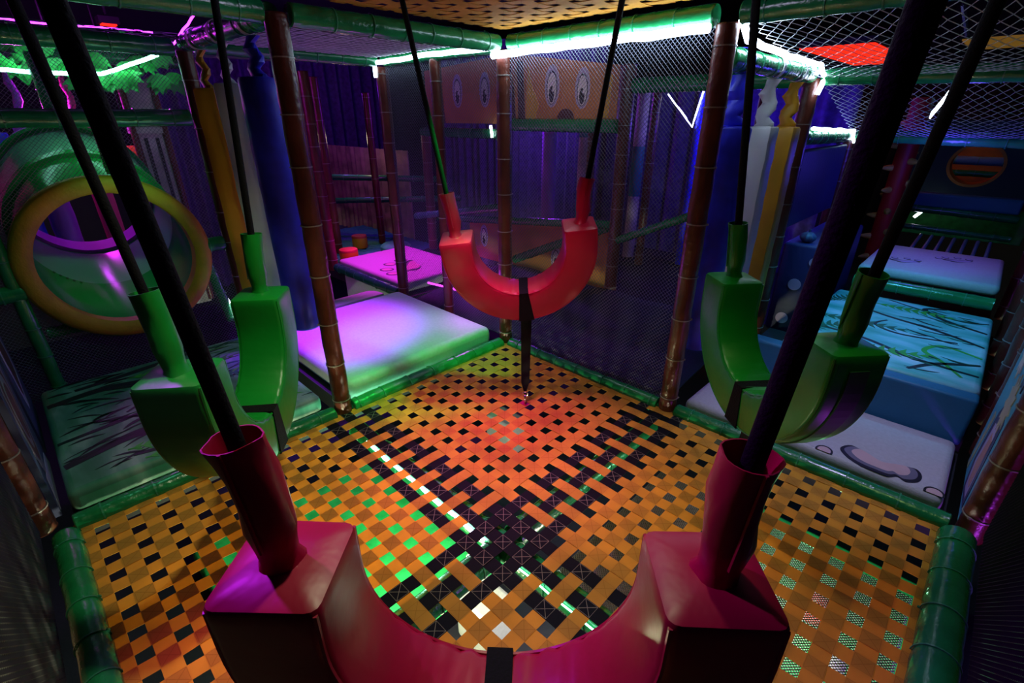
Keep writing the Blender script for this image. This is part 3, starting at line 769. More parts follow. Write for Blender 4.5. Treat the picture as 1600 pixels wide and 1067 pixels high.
for i in range(40):
    x0, y0 = rnd.uniform(-1.16, -0.15), rnd.uniform(-1.60, -1.32)
    stroke(x0, y0, PI/2+rnd.uniform(-.5, .5), rnd.uniform(0.10, 0.22), rnd.uniform(.004, .012), rc, jl, zt+.0006, rnd.choice(['print_fern_dark', 'print_vine', 'print_fern']))
fern_parts(-0.26, -2.06, 1.35, 0.46, 0.075, rc, 'print_fern', jl, zt+.0008, 13)
fern_parts(-0.14, -2.02, 1.45, 0.34, 0.05, rc, 'print_fern', jl, zt+.0008, 11)
fern_parts(-1.02, -1.92, 1.35, 0.50, 0.07, rc, 'print_fern', jl, zt+.0008, 13)
fern_parts(-0.72, -1.62, 1.25, 0.32, 0.06, rc, 'print_fern_dark', jl, zt+.0008, 11)
fern_parts(-0.40, -1.60, 1.3, 0.30, 0.06, rc, 'print_fern', jl, zt+.0010, 11)
# right jungle mat
rc = (1.51, 0.72, 2.31, 1.89); zt = 0.2703
vine([(2.31, 0.86), (2.05, 0.90), (1.8, 1.02), (1.5, 1.05)], 0.014, rc, jr, zt)
vine([(2.31, 1.02), (2.15, 0.90), (2.05, 0.74)], 0.014, rc, jr, zt)
vine([(2.31, 1.30), (2.1, 1.42), (1.85, 1.50), (1.6, 1.62)], 0.014, rc, jr, zt)
vine([(2.31, 1.12), (2.15, 1.18), (2.08, 1.05), (2.16, 0.95), (2.25, 0.80)], 0.012, rc, jr, zt, 'print_fern')
vine([(2.2, 1.28), (1.95, 1.22), (1.82, 1.30), (1.86, 1.42)], 0.010, rc, jr, zt)
vine([(2.31, 1.55), (2.1, 1.66), (2.0, 1.80), (2.1, 1.88)], 0.016, rc, jr, zt)
vine([(2.31, 1.75), (2.2, 1.70), (2.05, 1.74), (1.8, 1.86)], 0.010, rc, jr, zt)
for i in range(30):
    x0, y0 = rnd.uniform(2.05, 2.3), rnd.uniform(0.75, 1.85); l_ = rnd.uniform(0.05, 0.14)
    stroke(x0, y0, PI+rnd.uniform(-.5, .4), l_*1.3, rnd.uniform(.004, .009), rc, jr, zt+.0004, rnd.choice(['print_vine', 'print_vine', 'print_fern_dark']))
fern_parts(1.70, 0.82, 0.35, 0.42, 0.07, rc, 'print_fern', jr, zt+.0008)
fern_parts(1.50, 1.25, 0.10, 0.45, 0.07, rc, 'print_fern_dark', jr, zt+.0008)
fern_parts(1.42, 1.0, 0.5, 0.35, 0.07, rc, 'print_fern_dark', jr, zt+.0008)
fern_parts(1.75, 1.72, 0.0, 0.38, 0.06, rc, 'print_fern', jr, zt+.0008)
fern_parts(1.45, 1.55, 0.9, 0.30, 0.07, rc, 'print_fern_dark', jr, zt+.0008)
fern_parts(1.42, 0.80, 0.9, 0.30, 0.07, rc, 'print_fern_dark', jr, zt+.0008)
# paw prints
def paw(parent, x, y, z, ang, s, tint='print_pink', toes=((-.22, .12), (-.09, .20), (.09, .20), (.22, .12))):
    ca, sa = math.cos(ang), math.sin(ang)
    def place(pts): return [(x+(p*ca-q*sa)*s, y+(p*sa+q*ca)*s) for p, q in pts]
    shapes = [blob(0, 0, .19, .085, 0, 44, 0.24, 3, 0.6)]+[blob(a, b, .05, .065) for a, b in toes]
    for k, sp in enumerate(shapes):
        cx = sum(p for p, q in sp)/len(sp); cy = sum(q for p, q in sp)/len(sp)
        for j, (f, mm_) in enumerate(((1.0, 'print_black'), (0.86, 'print_grey'), (0.72, tint))):
            pts = place([(cx+(p-cx)*f+0.012*j*(k == 0), cy+(q-cy)*f-0.010*j*(k == 0)) for p, q in sp])
            poly_obj('paw_print', pts, mm_, parent, Matrix.Translation((0, 0, z+0.0004*j)))
pad_ = [(1.947, 0.162), (1.979, 0.219), (2.036, 0.199), (2.10, 0.167), (2.161, 0.198), (2.213, 0.22), (2.237, 0.178), (2.23, 0.124), (2.195, 0.092), (2.164, 0.105), (2.139, 0.082), (2.087, 0.080), (2.03, 0.085), (1.981, 0.11)]
def smooth_poly(P, k=4):
    out = []; n = len(P)
    for i in range(n):
        p0, p1, p2, p3 = (Vector((*P[(i+q) % n], 0)) for q in (-1, 0, 1, 2))
        for j in range(k):
            t = j/k; v = 0.5*((2*p1)+(p2-p0)*t+(2*p0-5*p1+4*p2-p3)*t*t+(3*p1-p0-3*p2+p3)*t**3); out.append((v.x, v.y))
    return out
for j, (f, mm_) in enumerate(((1.0, 'print_black'), (0.84, 'print_grey'), (0.66, 'print_pink'))):
    q = smooth_poly([(2.095+(a-2.095)*(f+0.06*(j > 0)), 0.145+0.008*j+(b-0.145)*f) for a, b in pad_])
    poly_obj('paw_print', q[::-1], mm_, wp, Matrix.Translation((0, 0, 0.0503+0.0004*j)))
for tx in (1.90, 2.285):
    for j, (f, mm_) in enumerate(((1.0, 'print_black'), (0.76, 'print_pink'))):
        q = [(a, max(b, 0.082)) for a, b in blob(tx, 0.092, 0.034*f, 0.04*f)]
        poly_obj('paw_print', q, mm_, wp, Matrix.Translation((0, 0, 0.0503+0.0004*j)))
paw(sh, 1.78, 2.25, 0.4553, 0.4, 0.42, 'print_lilac'); paw(sh, 2.05, 2.52, 0.4553, 0.5, 0.42, 'print_lilac')
paw(mm, -1.68, 0.40, 0.1003, 2.4, 1.0)

# ------------------------------------------------------------------ navy net floor behind the back right wall
mb = MB(); nx, ny = 24, 14
for j in range(ny+1):
    for i in range(nx+1):
        x = -1.14+2.3*i/nx; y = 0.07+1.08*j/ny
        mb.v.append((x, y, 0.0+0.05*math.sin(PI*i/nx*2+1)*math.sin(PI*j/ny)+0.10*(j/ny)**2+0.008*math.sin(i*1.3)*math.sin(j*1.7)))
for j in range(ny):
    for i in range(nx):
        a = j*(nx+1)+i; mb.f.append((a, a+1, a+nx+2, a+nx+1))
o = solo('mesh_floor_sheet', mb, 'navy_sheet', 'dark navy mesh sheet sagging behind the back right net', 'net floor', (0.0, 0.6, 0.0))
so = o.modifiers.new('thickness', 'SOLIDIFY'); so.thickness = 0.01

# ------------------------------------------------------------------ hanging bags
def bag(x, y, z0, z1, zt, m, label, round_=True, r=0.08, rope='white_vinyl', ang=0.0):
    t = thing('hanging_bag', (x, y, z0), label, 'punch bag', 'hanging foam bags')
    n = 24; rr = []; rnd = random.Random(int(x*77+y*31))
    def ring(z, f, ox=0, oy=0):
        out = []
        for j in range(n):
            a = 2*PI*j/n
            if round_: p, q = math.cos(a), math.sin(a)
            else:
                c_, s_ = math.cos(a), math.sin(a); k = (abs(c_)**6+abs(s_)**6)**(-1/6); p, q = c_*k, s_*k
            ca, sa = math.cos(ang), math.sin(ang)
            out.append(Vector((x+ox+(p*ca-q*sa)*r*f, y+oy+(p*sa+q*ca)*r*f, z)))
        return out
    L = z1-z0
    rr = [ring(z0, 0.85), ring(z0+0.01, 0.98)]
    for k in range(1, 16):
        rr.append(ring(z0+0.01+(L-0.02)*k/16, 1+0.02*rnd.uniform(-1, 1), rnd.uniform(-.002, .002), rnd.uniform(-.002, .002)))
    rr += [ring(z1-0.01, 1.0), ring(z1, 0.92), ring(z1+0.004, 0.4)]
    part('foam_body', MB().rings(rr), m, t)
    rr = []
    for k, (f, z) in enumerate(((0.75, 0.0), (0.62, 0.02), (0.50, 0.05), (0.66, 0.085), (0.52, 0.12), (0.60, 0.16), (0.40, 0.19), (0.52, 0.23))):
        zz = z1+(zt-0.05-z1)*z/0.23; tw = k*0.5
        rr.append([Vector((x+0.010*math.sin(k*2.1)+r*f*math.cos(2*PI*j/14+tw), y+0.010*math.cos(k*1.7)+r*f*0.55*math.sin(2*PI*j/14+tw), zz)) for j in range(14)])
    part('gathered_neck', MB().rings(rr), m, t)
    c = Vector((x, y, zt)); n1 = 20
    hz = Vector((1, 0, 0)) if ang == 0 else Vector((0, 1, 0))
    part('hanging_loop', MB().rings([[c+(hz*math.cos(u)+Vector((0,0,1))*math.sin(u))*(0.047+0.004*a)+hz.cross(Vector((0,0,1)))*0.014*b for a, b in ((-.4, -1), (.4, -1), (.4, 1), (-.4, 1))] for u in (2*PI*i/n1 for i in range(n1))], closed=True), rope, t, False)
    return t
bag(-0.27, -1.2, 0.40, 1.54, H, 'blue_vinyl', 'round blue hanging bag beside the left post', True, 0.082, 'white_vinyl', 1)
bag(-0.63, -1.2, 0.30, 1.53, H, 'white_vinyl', 'white hanging bag at the left, between a yellow and a blue bag', False, 0.062, 'white_vinyl', 1)
bag(-0.95, -1.2, 0.30, 1.52, H, 'yellow_vinyl', 'yellow hanging bag at the left beside the dark post', False, 0.062, 'white_vinyl', 1)
bag(1.2, 0.20, 0.30, 1.35, 1.60, 'blue_vinyl', 'blue hanging bag at the right beside the brightest post', True, 0.085, 'blue_vinyl')
bag(1.2, 0.58, 0.28, 1.345, 1.60, 'white_vinyl', 'white hanging bag at the right, between a blue and a yellow bag', False, 0.066)
bag(1.2, 0.92, 0.28, 1.34, 1.60, 'yellow_vinyl', 'yellow hanging bag at the right beside a brown post', False, 0.066)

struct('wall_light_block', MB().box((1.13, 4.4, 0.2), (0.04, 3.8, 2.2)), 'dark')  # added wall, keeps the blue back light off the hole panel
mat_block('blue_panel', (1.2, 1.8, 0.98), (0.05, 1.04, 0.46), 'block_navy', 'dark blue padded panel below the lower beam past the right bags', 'panel', 0.015)
# ------------------------------------------------------------------ tunnel
t = thing('play_tunnel', (-1.2, -1.76, 0.25), 'green see-through crawl tunnel with a thick yellow foam ring', 'tunnel')
cy_, cz_ = -1.755, 0.69; n = 56
def circ(x, r):
    rise = max(0.0, -1.27-x)*0.38
    return [Vector((x, cy_+r*math.cos(2*PI*j/n), cz_+rise+r*math.sin(2*PI*j/n))) for j in range(n)]
part('foam_ring', MB().rings([circ(-1.165, 0.425), circ(-1.155, 0.415), circ(-1.150, 0.39), (circ(-1.155, 0.36)), circ(-1.17, 0.345), circ(-1.25, 0.345), circ(-1.26, 0.36), circ(-1.26, 0.42), circ(-1.25, 0.43), circ(-1.18, 0.432)], closed=True), 'tunnel_yellow', t)
for k, (x0, x1, m_) in enumerate(((-1.26, -1.62, 'tunnel_green'), (-1.62, -1.96, 'tunnel_clear'))):
    part('tunnel_section', MB().rings([circ(x0, 0.375), circ(x1, 0.375), circ(x1, 0.362), circ(x0, 0.362)], closed=True), m_, t)
for x in (-1.61, -1.95):
    fl_ = part('flange', MB().rings([circ(x+0.02, 0.376), circ(x+0.02, 0.40), circ(x-0.02, 0.40), circ(x-0.02, 0.376)], closed=True), 'tunnel_green', t)
part('end_collar', MB().rings([circ(-1.96, 0.37), circ(-2.06, 0.37), circ(-2.06, 0.345), circ(-1.96, 0.345)], closed=True), 'purple_vinyl', t)
for k in range(5):
    a = PI*1.22+k*0.09
    part('bolt', MB().tube([(-1.60, cy_+0.361*math.cos(a), cz_+0.125+0.361*math.sin(a)), (-1.60, cy_+0.352*math.cos(a), cz_+0.125+0.352*math.sin(a))], 0.007, 8), 'steel', fl_)

# ------------------------------------------------------------------ cartoon panels on the side walls
def panel(c, size, m, label, cat='panel', name='printed_panel'):
    o = thing(name, c, label, cat); b = part('board', MB().box(c, size), m, o, False); return o, b
# right wall: blue board with ragged cartoon shapes, faces -x
pr, pb = panel((LX+0.005, 0.315, 0.36), (0.02, 0.50, 0.74), 'print_sky', 'light blue cartoon panel between the right wall posts')
MR = Matrix.Translation((LX-0.0055, 0.0, 0.0)) @ Matrix(((0, 0, -1, 0), (1, 0, 0, 0), (0, 1, 0, 0), (0, 0, 0, 1)))
poly_obj('print_shape', [(0.47, 0.0), (0.52, 0.0), (0.46, 0.30), (0.40, 0.30)], 'print_cream', pr, MR)
poly_obj('print_shape', [(0.10, 0.03), (0.30, 0.0), (0.40, 0.10), (0.36, 0.34), (0.26, 0.44), (0.12, 0.40)], 'print_slate', pr, MR, 0.0016)
poly_obj('print_shape', [(0.14, 0.05), (0.27, 0.03), (0.34, 0.12), (0.30, 0.32), (0.18, 0.36)], 'print_lilac', pr, MR, 0.0022)
poly_obj('print_shape', [(0.17, 0.08), (0.25, 0.07), (0.29, 0.14), (0.25, 0.30), (0.17, 0.30)], 'print_peach', pr, MR, 0.0028)
rag = []
for i in range(22):
    a = 2*PI*i/22; r = 0.12 if i % 2 else 0.075
    rag.append((0.22+r*math.cos(a)*0.9, 0.44+r*math.sin(a)))
poly_obj('print_shape', rag, 'print_cream', pr, MR, 0.0032)
rag = [(0.40+(0.09 if i % 2 else 0.055)*math.cos(2*PI*i/18), 0.60+(0.12 if i % 2 else 0.07)*math.sin(2*PI*i/18)) for i in range(18)]
poly_obj('print_shape', rag, 'print_white', pr, MR, 0.0034)
rag = [(0.13+(0.08 if i % 2 else 0.05)*math.cos(2*PI*i/16), 0.62+(0.09 if i % 2 else 0.06)*math.sin(2*PI*i/16)) for i in range(16)]
poly_obj('print_shape', rag, 'print_slate', pr, MR, 0.0036)
# left wall: dark board with brown curls, faces +y
pl_, pb = panel((-0.345, -LY-0.01, 0.36), (0.46, 0.02, 0.74), 'print_slate', 'dark cartoon panel on the left wall beside the jungle mat')
ML = Matrix.Translation((0.0, -LY+0.0005, 0.0)) @ Matrix(((1, 0, 0, 0), (0, 0, 1, 0), (0, 1, 0, 0), (0, 0, 0, 1)))
for k, (f, m_) in enumerate(((1.0, 'print_grey'), (0.80, 'tiger_brown'), (0.60, 'print_grey'), (0.45, 'tiger_brown'))):
    poly_obj('print_shape', blob(-0.32, 0.38, 0.16*f, 0.26*f, 0.1, 30, 0.08, 3)[::-1], m_, pl_, ML, 0.0012+0.0004*k)
poly_obj('print_shape', [(-0.14, 0.0), (-0.55, 0.0), (-0.50, 0.08), (-0.2, 0.12)][::-1], 'print_lilac', pl_, ML, 0.0014)
pl2, pb = panel((-0.93, -LY-0.01, 0.36), (0.52, 0.02, 0.74), 'print_slate', 'violet edged dark cartoon panel on the left wall beside the tunnel')
poly_obj('print_shape', blob(-0.92, 0.40, 0.16, 0.24, 0, 26, 0.15, 4)[::-1], 'print_lilac', pl2, ML, 0.0013)
poly_obj('print_shape', blob(-0.92, 0.40, 0.11, 0.18, 0, 26, 0.15, 4)[::-1], 'tiger_brown', pl2, ML, 0.0018)

# ------------------------------------------------------------------ behind the back net: face panels, rails and posts
MF = lambda y: Matrix.Translation((0.0, y, 0.0)) @ Matrix(((1, 0, 0, 0), (0, 0, -1, 0), (0, 1, 0, 0), (0, 0, 0, 1)))
def ell(cx, cz, rx, rz, n=26): return [(cx+rx*math.cos(2*PI*i/n), cz+rz*math.sin(2*PI*i/n)) for i in range(n)]
def eye(parent, x, z, s, y, dx=0.0):
    M = MF(y)
    for nm, rx, rz, oz, m_, h in (('eye_surround', .095, .190, .01, 'print_lilac', .0015), ('eye_outline', .068, .150, -.005, 'print_black', .0022), ('eye_white', .058, .138, -.01, 'print_white', .0030)):
        e_ = poly_obj(nm, ell(x, z+oz*s, rx*s, rz*s), m_, parent if nm == 'eye_surround' else sur, M, h)
        if nm == 'eye_surround': sur = e_
    poly_obj('pupil', ell(x+dx*s, z-0.06*s, .034*s, .075*s), 'print_black', sur, M, .0040)
    poly_obj('eye_glint', ell(x+(dx+.018)*s, z-0.02*s, .012*s, .02*s), 'print_white', sur, M, .0048)
fp = thing('face_panel', (-0.6, 1.2, 1.36), 'orange cartoon face panel with two big eyes above the green rail', 'panel')
part('board', MB().prism([(-1.14, 1.37), (-0.045, 1.37), (-0.045, 1.72), (-1.14, 1.86)], 0.03, Matrix.Translation((0, 0.03, 0)) @ MF(1.2)), 'tiger_orange', fp, False)
M = MF(1.2)
poly_obj('stripe', [(-1.14, 1.37), (-1.06, 1.37), (-1.08, 1.60), (-1.14, 1.78)], 'tiger_brown', fp, M, 0.002)
poly_obj('stripe', [(-1.03, 1.37), (-0.95, 1.37), (-0.98, 1.80), (-1.05, 1.80)], 'tiger_brown', fp, M, 0.002)
poly_obj('yellow_patch', [(-0.94, 1.37), (-0.84, 1.37), (-0.80, 1.48), (-0.88, 1.62), (-0.93, 1.78)], 'tiger_yellow', fp, M, 0.002)
poly_obj('yellow_patch', [(-0.16, 1.38), (-0.12, 1.38), (-0.10, 1.66), (-0.15, 1.66)], 'tiger_yellow', fp, M, 0.002)
eye(fp, -0.665, 1.60, 0.80, 1.2, 0.0); eye(fp, -0.365, 1.575, 0.74, 1.2, 0.0)
poly_obj('nose', [(-0.515+0.085*math.cos(PI*i/14), 1.372+0.075*math.sin(PI*i/14)) for i in range(15)], 'tiger_brown', fp, M, 0.003)
fp2 = thing('face_panel', (-1.75, 1.22, 1.36), 'dim purple cartoon face panel left of the orange one', 'panel')
part('board', MB().prism([(-2.35, 1.33), (-1.26, 1.33), (-1.26, 1.86), (-2.35, 1.80)], 0.03, Matrix.Translation((0, 0.03, 0)) @ MF(1.22)), 'tiger_orange', fp2, False)
eye(fp2, -1.47, 1.60, 0.75, 1.22); eye(fp2, -1.85, 1.60, 0.75, 1.22)
poly_obj('stripe', [(-2.2, 1.33), (-2.05, 1.33), (-2.1, 1.78), (-2.18, 1.78)], 'tiger_brown', fp2, MF(1.22), 0.002)
fp3 = thing('face_panel', (-1.0, 1.4, -0.02), 'lower cartoon face panel with eyes behind the back red swing', 'panel')
part('board', MB().prism([(-1.95, -0.02), (-0.10, -0.02), (-0.10, 0.55), (-1.95, 0.40)], 0.03, Matrix.Translation((0, 0.03, 0)) @ MF(1.4)), 'tiger_orange', fp3, False)
eye(fp3, -1.72, 0.22, 0.62, 1.4); eye(fp3, -1.42, 0.30, 0.62, 1.4); eye(fp3, -0.72, 0.16, 0.62, 1.4)
beam((-1.15, 1.2, 1.325), (-0.02, 1.2, 1.325), 'green rail under the orange face panel', r=0.05)
beam((0.08, 1.2, 1.585), (1.14, 1.2, 1.585), 'green rail behind the net near the brightest post', r=0.05)
beam((-2.42, 1.2, 1.245), (-1.25, 1.2, 1.245), 'cyan lit rail left of the orange face panel', r=0.045)
beam((-1.15, 1.28, 0.10), (-0.02, 1.28, 0.60), 'dark green ramp rail rising behind the back red swing', r=0.04)
beam((0.06, 1.2, 0.50), (0.75, 1.2, 0.82), 'blue lit ramp rail rising toward the brightest post', r=0.03)
beam((-2.3, 1.25, 0.36), (-0.04, 1.25, 0.60), 'dark green rail behind both arms of the back red swing', r=0.035)
beam((-2.3, 0.95, 0.42), (-1.0, 0.95, 0.66), 'dark blue lit rail behind the slim post', r=0.035)
post(0.02, 1.22, 0.0, 1.72, 'dark brown post behind the net at the end of the orange face panel', r=0.05)
post(-1.2, 1.22, 0.0, 1.9, 'dark brown post behind the net at the start of the orange face panel', r=0.045)
post(-2.40, 1.22, 0.0, 1.22, 'pink lit post far behind the left back net', r=0.05)
post(-2.42, 0.0, 0.0, H, 'magenta lit brown post left of the magenta mat', r=0.045)
post(-3.0, 0.36, 0.0, H, 'pink lit brown post far behind the magenta mat', r=0.045)
post(-3.05, 0.95, 0.0, 1.62, 'far slim brown post beside the yellow stool', r=0.04)
post(0.62, 2.2, 0.0, 1.7, 'dim far post behind the bent light strip', r=0.04)
post(-0.35, 2.3, 0.0, 1.7, 'dim far post behind the orange face panel', r=0.04)
post(-0.75, 1.9, 0.0, 1.36, 'dim far post under the orange face panel', r=0.04)
# far coloured columns
def column(x, y, z0, z1, r, m, label, bands=None):
    t = thing('foam_column', (x, y, z0), label, 'column')
    segs = bands or [(0, 1, m)]
    for a, b, mm_ in segs:
        part('section', MB().lathe([(r*0.94, z0+(z1-z0)*a), (r, z0+(z1-z0)*a+0.01), (r, z0+(z1-z0)*b-0.01), (r*0.94, z0+(z1-z0)*b)], 18, (x, y, 0)), mm_, t)
    return t
column(-1.05, 2.2, 0.0, 1.5, 0.06, 'pale_pillar', 'pale and teal banded column behind the back corner post', [(0, .45, 'teal_vinyl'), (.45, .8, 'pale_pillar'), (.8, 1, 'teal_vinyl')])
column(-0.60, 2.5, 0.0, 1.6, 0.06, 'pale_pillar', 'second pale and teal banded column under the orange face', [(0, .4, 'pale_pillar'), (.4, .7, 'teal_vinyl'), (.7, 1, 'pale_pillar')])
column(-0.05, 2.6, 0.0, 1.6, 0.04, 'blue_vinyl', 'thin blue column far behind the back red swing strap')
column(-1.6, 2.3, 0.0, 1.4, 0.08, 'purple_vinyl', 'purple column behind the slim post')
# draped curtains at the back
def curtain(x0, x1, y, z0, z1, label, amp=0.05, m='curtain', wl=0.16, turn=False):
    mb = MB(); n = int((x1-x0)/0.02); rr = []
    for i in range(n+1):
        x = x0+(x1-x0)*i/n; yy = y+amp*math.sin(2*PI*x/wl)+0.4*amp*math.sin(2*PI*x/(wl*2.7))
        rr.append([Vector((x, yy, z0)), Vector((x, yy, z1)), Vector((x, yy+0.006, z1)), Vector((x, yy+0.006, z0))])
    if turn: rr = [[Vector((p.y, p.x, p.z)) for p in q] for q in rr]
    return solo('curtain', mb.rings(rr), m, label, 'curtain', (y, x0, z0) if turn else (x0, y, z0))
curtain(-4.6, -1.4, 3.1, -0.9, 2.3, 'purple lit curtain far behind the left back net')
curtain(-1.35, 1.08, 3.1, -0.9, 1.72, 'blue lit curtain far behind the right back net', 0.04, 'curtain', 0.22)

curtain(-0.6, 3.0, -5.75, -0.9, 2.2, 'violet lit curtain far left behind the pink lit posts', 0.05, 'curtain', 0.2, True)
# stools and bridge beyond the magenta mat
def stool(x, y, r, h, label):
    t = thing('foam_stool', (x, y, 0.0), label, 'stool', 'yellow foam stools')
    part('side', MB().lathe([(r*.97, 0.0), (r, 0.015), (r, h*0.8), (r*.99, h*0.82)], 28, (x, y, 0.0)), 'yellow_vinyl', t)
    part('top_cushion', MB().lathe([(r*.99, h*0.82), (r*1.01, h*0.9), (r*.96, h), (r*.4, h+0.006)], 28, (x, y, 0.0)), 'stool_red', t)
stool(-3.06, 0.66, 0.085, 0.14, 'yellow foam stool with a red top, farther of two')
stool(-2.60, 0.27, 0.095, 0.13, 'yellow foam stool with a red top beside the magenta mat')
net(hexnet((-4.2, 0.1, -0.012), X, Y, 1.75, 1.3, 0.07, 0.07, 0.010, 0.0), 'teal_vinyl', 'teal rope net floor round the yellow stools', (-4.2, 0.1, -0.012))
solo('half_round_pad', MB().lathe([(0.17, 0.0), (0.17, 0.06), (0.14, 0.085), (0.05, 0.095)], 28, (-2.62, 0.86, 0.0)), 'lower_green', 'round green pad beside the yellow stools', 'pad', (-2.62, 0.86, 0.0))
beam((-4.3, 0.55, 0.40), (-2.5, 1.75, 0.50), 'dark rail sloping behind the yellow stools', r=0.035)
beam((-4.3, 0.4, 0.72), (-2.6, 1.6, 0.72), 'upper dark rail behind the yellow stools', r=0.035)
curtain(-5.5, -3.3, 1.6, -0.2, 1.0, 'brown wooden screen behind the yellow stools', 0.02, 'wood_screen', 0.13)

# ------------------------------------------------------------------ far left: garland, bags and pillar behind the tunnel net
ga = thing('leaf_garland', (-2.2, -1.6, 1.64), 'garland of green leaves along the cyan light strip', 'garland')
part('vine_stem', MB().tube([(-2.22, -2.25+0.1*i, 1.655+0.015*math.sin(i*1.9)+(0.012*(i-8) if i > 8 else 0)) for i in range(13)], 0.006, 6), 'leaf', ga)
lm = MB()
lp = [(0, 0), (0.05, 0.02), (0.085, 0.065), (0.055, 0.06), (0.06, 0.11), (0.03, 0.09), (0, 0.14), (-0.03, 0.09), (-0.06, 0.11), (-0.055, 0.06), (-0.085, 0.065), (-0.05, 0.02)]
lme = lm.prism(lp, 0.002, Matrix()).mesh('leaf', 'leaf', False)
rnd = random.Random(5)
for i in range(46):
    yy = -2.25+1.25*i/46+rnd.uniform(-.02, .02); zz = 1.655+max(0, (yy+1.45))*0.12+rnd.uniform(-.06, .10)
    o = link('leaf', lme, ga, (-0.02+rnd.uniform(-.05, .12), yy+1.6, zz-1.64), (R(90)+rnd.uniform(-.6, .6), rnd.uniform(-.5, .5)+PI*(rnd.random() < .7), R(90)+rnd.uniform(-.7, .7)))
    s = rnd.uniform(0.7, 1.15); o.scale = (s, s, s)
bag(-2.42, -1.86, 0.2, 1.36, 1.72, 'purple_vinyl', 'purple hanging bag far behind the tunnel', True, 0.07, 'purple_vinyl')
bag(-2.45, -1.60, 0.2, 1.34, 1.72, 'pink_vinyl', 'pink hanging bag far behind the tunnel', True, 0.06, 'pink_vinyl')
column(-2.42, -2.02, 0.2, 1.30, 0.06, 'blue_vinyl', 'blue column at the far left edge behind the net')
tp = thing('carved_pillar', (-2.45, -1.21, 0.0), 'pale carved pillar behind the net right of the tunnel', 'pillar')
part('shaft', MB().box((-2.45, -1.22, 0.8), (0.10, 0.19, 1.65)), 'pale_pillar', tp, False)
for k in (-1, 1):
    part('edge_moulding', MB().tube([(-2.39, -1.22+k*0.095, 0.0), (-2.39, -1.22+k*0.095, 1.64)], 0.022, 10), 'brown', tp)
    part('slot', MB().box((-2.398, -1.22+k*0.035, 1.0), (0.012, 0.022, 0.5)), 'print_black', tp, False)
part('cap', MB().box((-2.44, -1.22, 1.30), (0.13, 0.22, 0.04)), 'pale_pillar', tp, False)
beam((-2.35, -LY, H), (-2.35, -0.9, H), 'far dark green beam behind the leaf garland')
# what shows at the far end of the tunnel
for c_, s_, m_, lb_ in (((-2.9, -1.55, 1.02), (0.08, 0.26, 0.30), 'purple_vinyl', 'violet hanging panel seen through the tunnel'), ((-2.95, -1.26, 0.98), (0.08, 0.14, 0.40), 'yellow_vinyl', 'orange hanging panel seen through the tunnel')):
    t = thing('hanging_banner', c_, lb_, 'panel')
    bevel(part('board', MB().box(c_, s_), m_, t, False), 0.02, 3)
    part('cord', MB().tube([(c_[0], c_[1], c_[2]+s_[2]/2), (c_[0], c_[1], 2.70)], 0.005, 6), 'black_web', t)
curtain(-4.6, -2.5, -2.6, -0.4, 1.8, 'dark magenta screen beyond the far end of the tunnel', 0.03, 'pink_vinyl', 0.2)

# ------------------------------------------------------------------ far right: block with dots, spiked column, bridge, hole panel
bk = thing('foam_block', (1.42, 1.62, 0.06), 'dark blue foam block with lilac dots behind the right posts', 'block')
BX0, BX1, BY0, BY1, BZ = 1.22, 1.37, 1.32, 2.32, 0.66
o = part('body', MB().box(((BX0+BX1+0.10)/2, (BY0+BY1)/2, (0.06+BZ)/2), (BX1-BX0+0.10, BY1-BY0, BZ-0.06)), 'block_navy', bk, False); bevel(o, 0.02, 3)
for x, z, r in ((1.34, 0.40, 0.038), (1.315, 0.16, 0.038), (1.42, 0.56, 0.03)):
    poly_obj('dot', ell(x, z, r, r, 22), 'dot_lilac', bk, MF(BY0-0.001), 0.002)
for y, z, r in ((1.50, 0.50, 0.05), (1.55, 0.30, 0.05), (1.85, 0.52, 0.05), (1.95, 0.34, 0.05), (2.15, 0.5, 0.05)):
    poly_obj('dot', [(y+r*math.cos(2*PI*i/22), z+r*math.sin(2*PI*i/22)) for i in range(22)], 'dot_lilac', bk, Matrix.Translation((BX1+0.0505, 0, 0)) @ Matrix(((0, 0, 1, 0), (1, 0, 0, 0), (0, 1, 0, 0), (0, 0, 0, 1))), 0.002)
pk = thing('foam_ball', (1.33, 1.40, BZ), 'small dark ribbed ball on the blue block', 'ball')
rr = []
for i in range(9):
    a = -PI/2+PI*i/8
    rr.append([Vector((1.33+0.045*math.cos(a)*(1+0.09*math.cos(8*u))*math.cos(u), 1.40+0.045*math.cos(a)*(1+0.09*math.cos(8*u))*math.sin(u), BZ+0.034+0.034*math.sin(a))) for u in (2*PI*j/40 for j in range(40))])
part('ball_body', MB().rings(rr), 'print_slate', pk)
part('stem', MB().tube([(1.33, 1.40, BZ+0.064), (1.335, 1.40, BZ+0.085)], 0.006, 8), 'print_slate', pk)
sc = thing('spiked_column', (1.50, 3.0, 0.06), 'red column studded with yellow cones at the far right', 'column')
part('shaft', MB().lathe([(0.065, 0.07), (0.07, 0.09), (0.07, 1.5), (0.065, 1.52)], 22, (1.50, 3.0, 0)), 'spike_red', sc)
for k in range(20):
    a = -2.2+k*1.9; z = 0.30+k*0.055; dv = Vector((math.cos(a), math.sin(a), 0))
    p = Vector((1.50, 3.0, z))+dv*0.066
    part('cone', MB().tube([p, p+dv*0.03, p+dv*0.075, p+dv*0.082], [0.027, 0.022, 0.010, 0.003], 12), 'spike_yellow', sc)
beam((1.58, 3.4, 0.515), (2.30, 3.4, 0.50), 'thin green rail above the far slatted bridge', r=0.022)
beam((1.54, 3.6, 0.645), (2.30, 3.6, 0.625), 'green rail below the far blue cushion', r=0.03)
mat_block('soft_cushion', (1.92, 3.66, 0.72), (0.74, 0.12, 0.12), 'blue_mat', 'dark blue cushion below the round hole panel', 'cushion', 0.02)
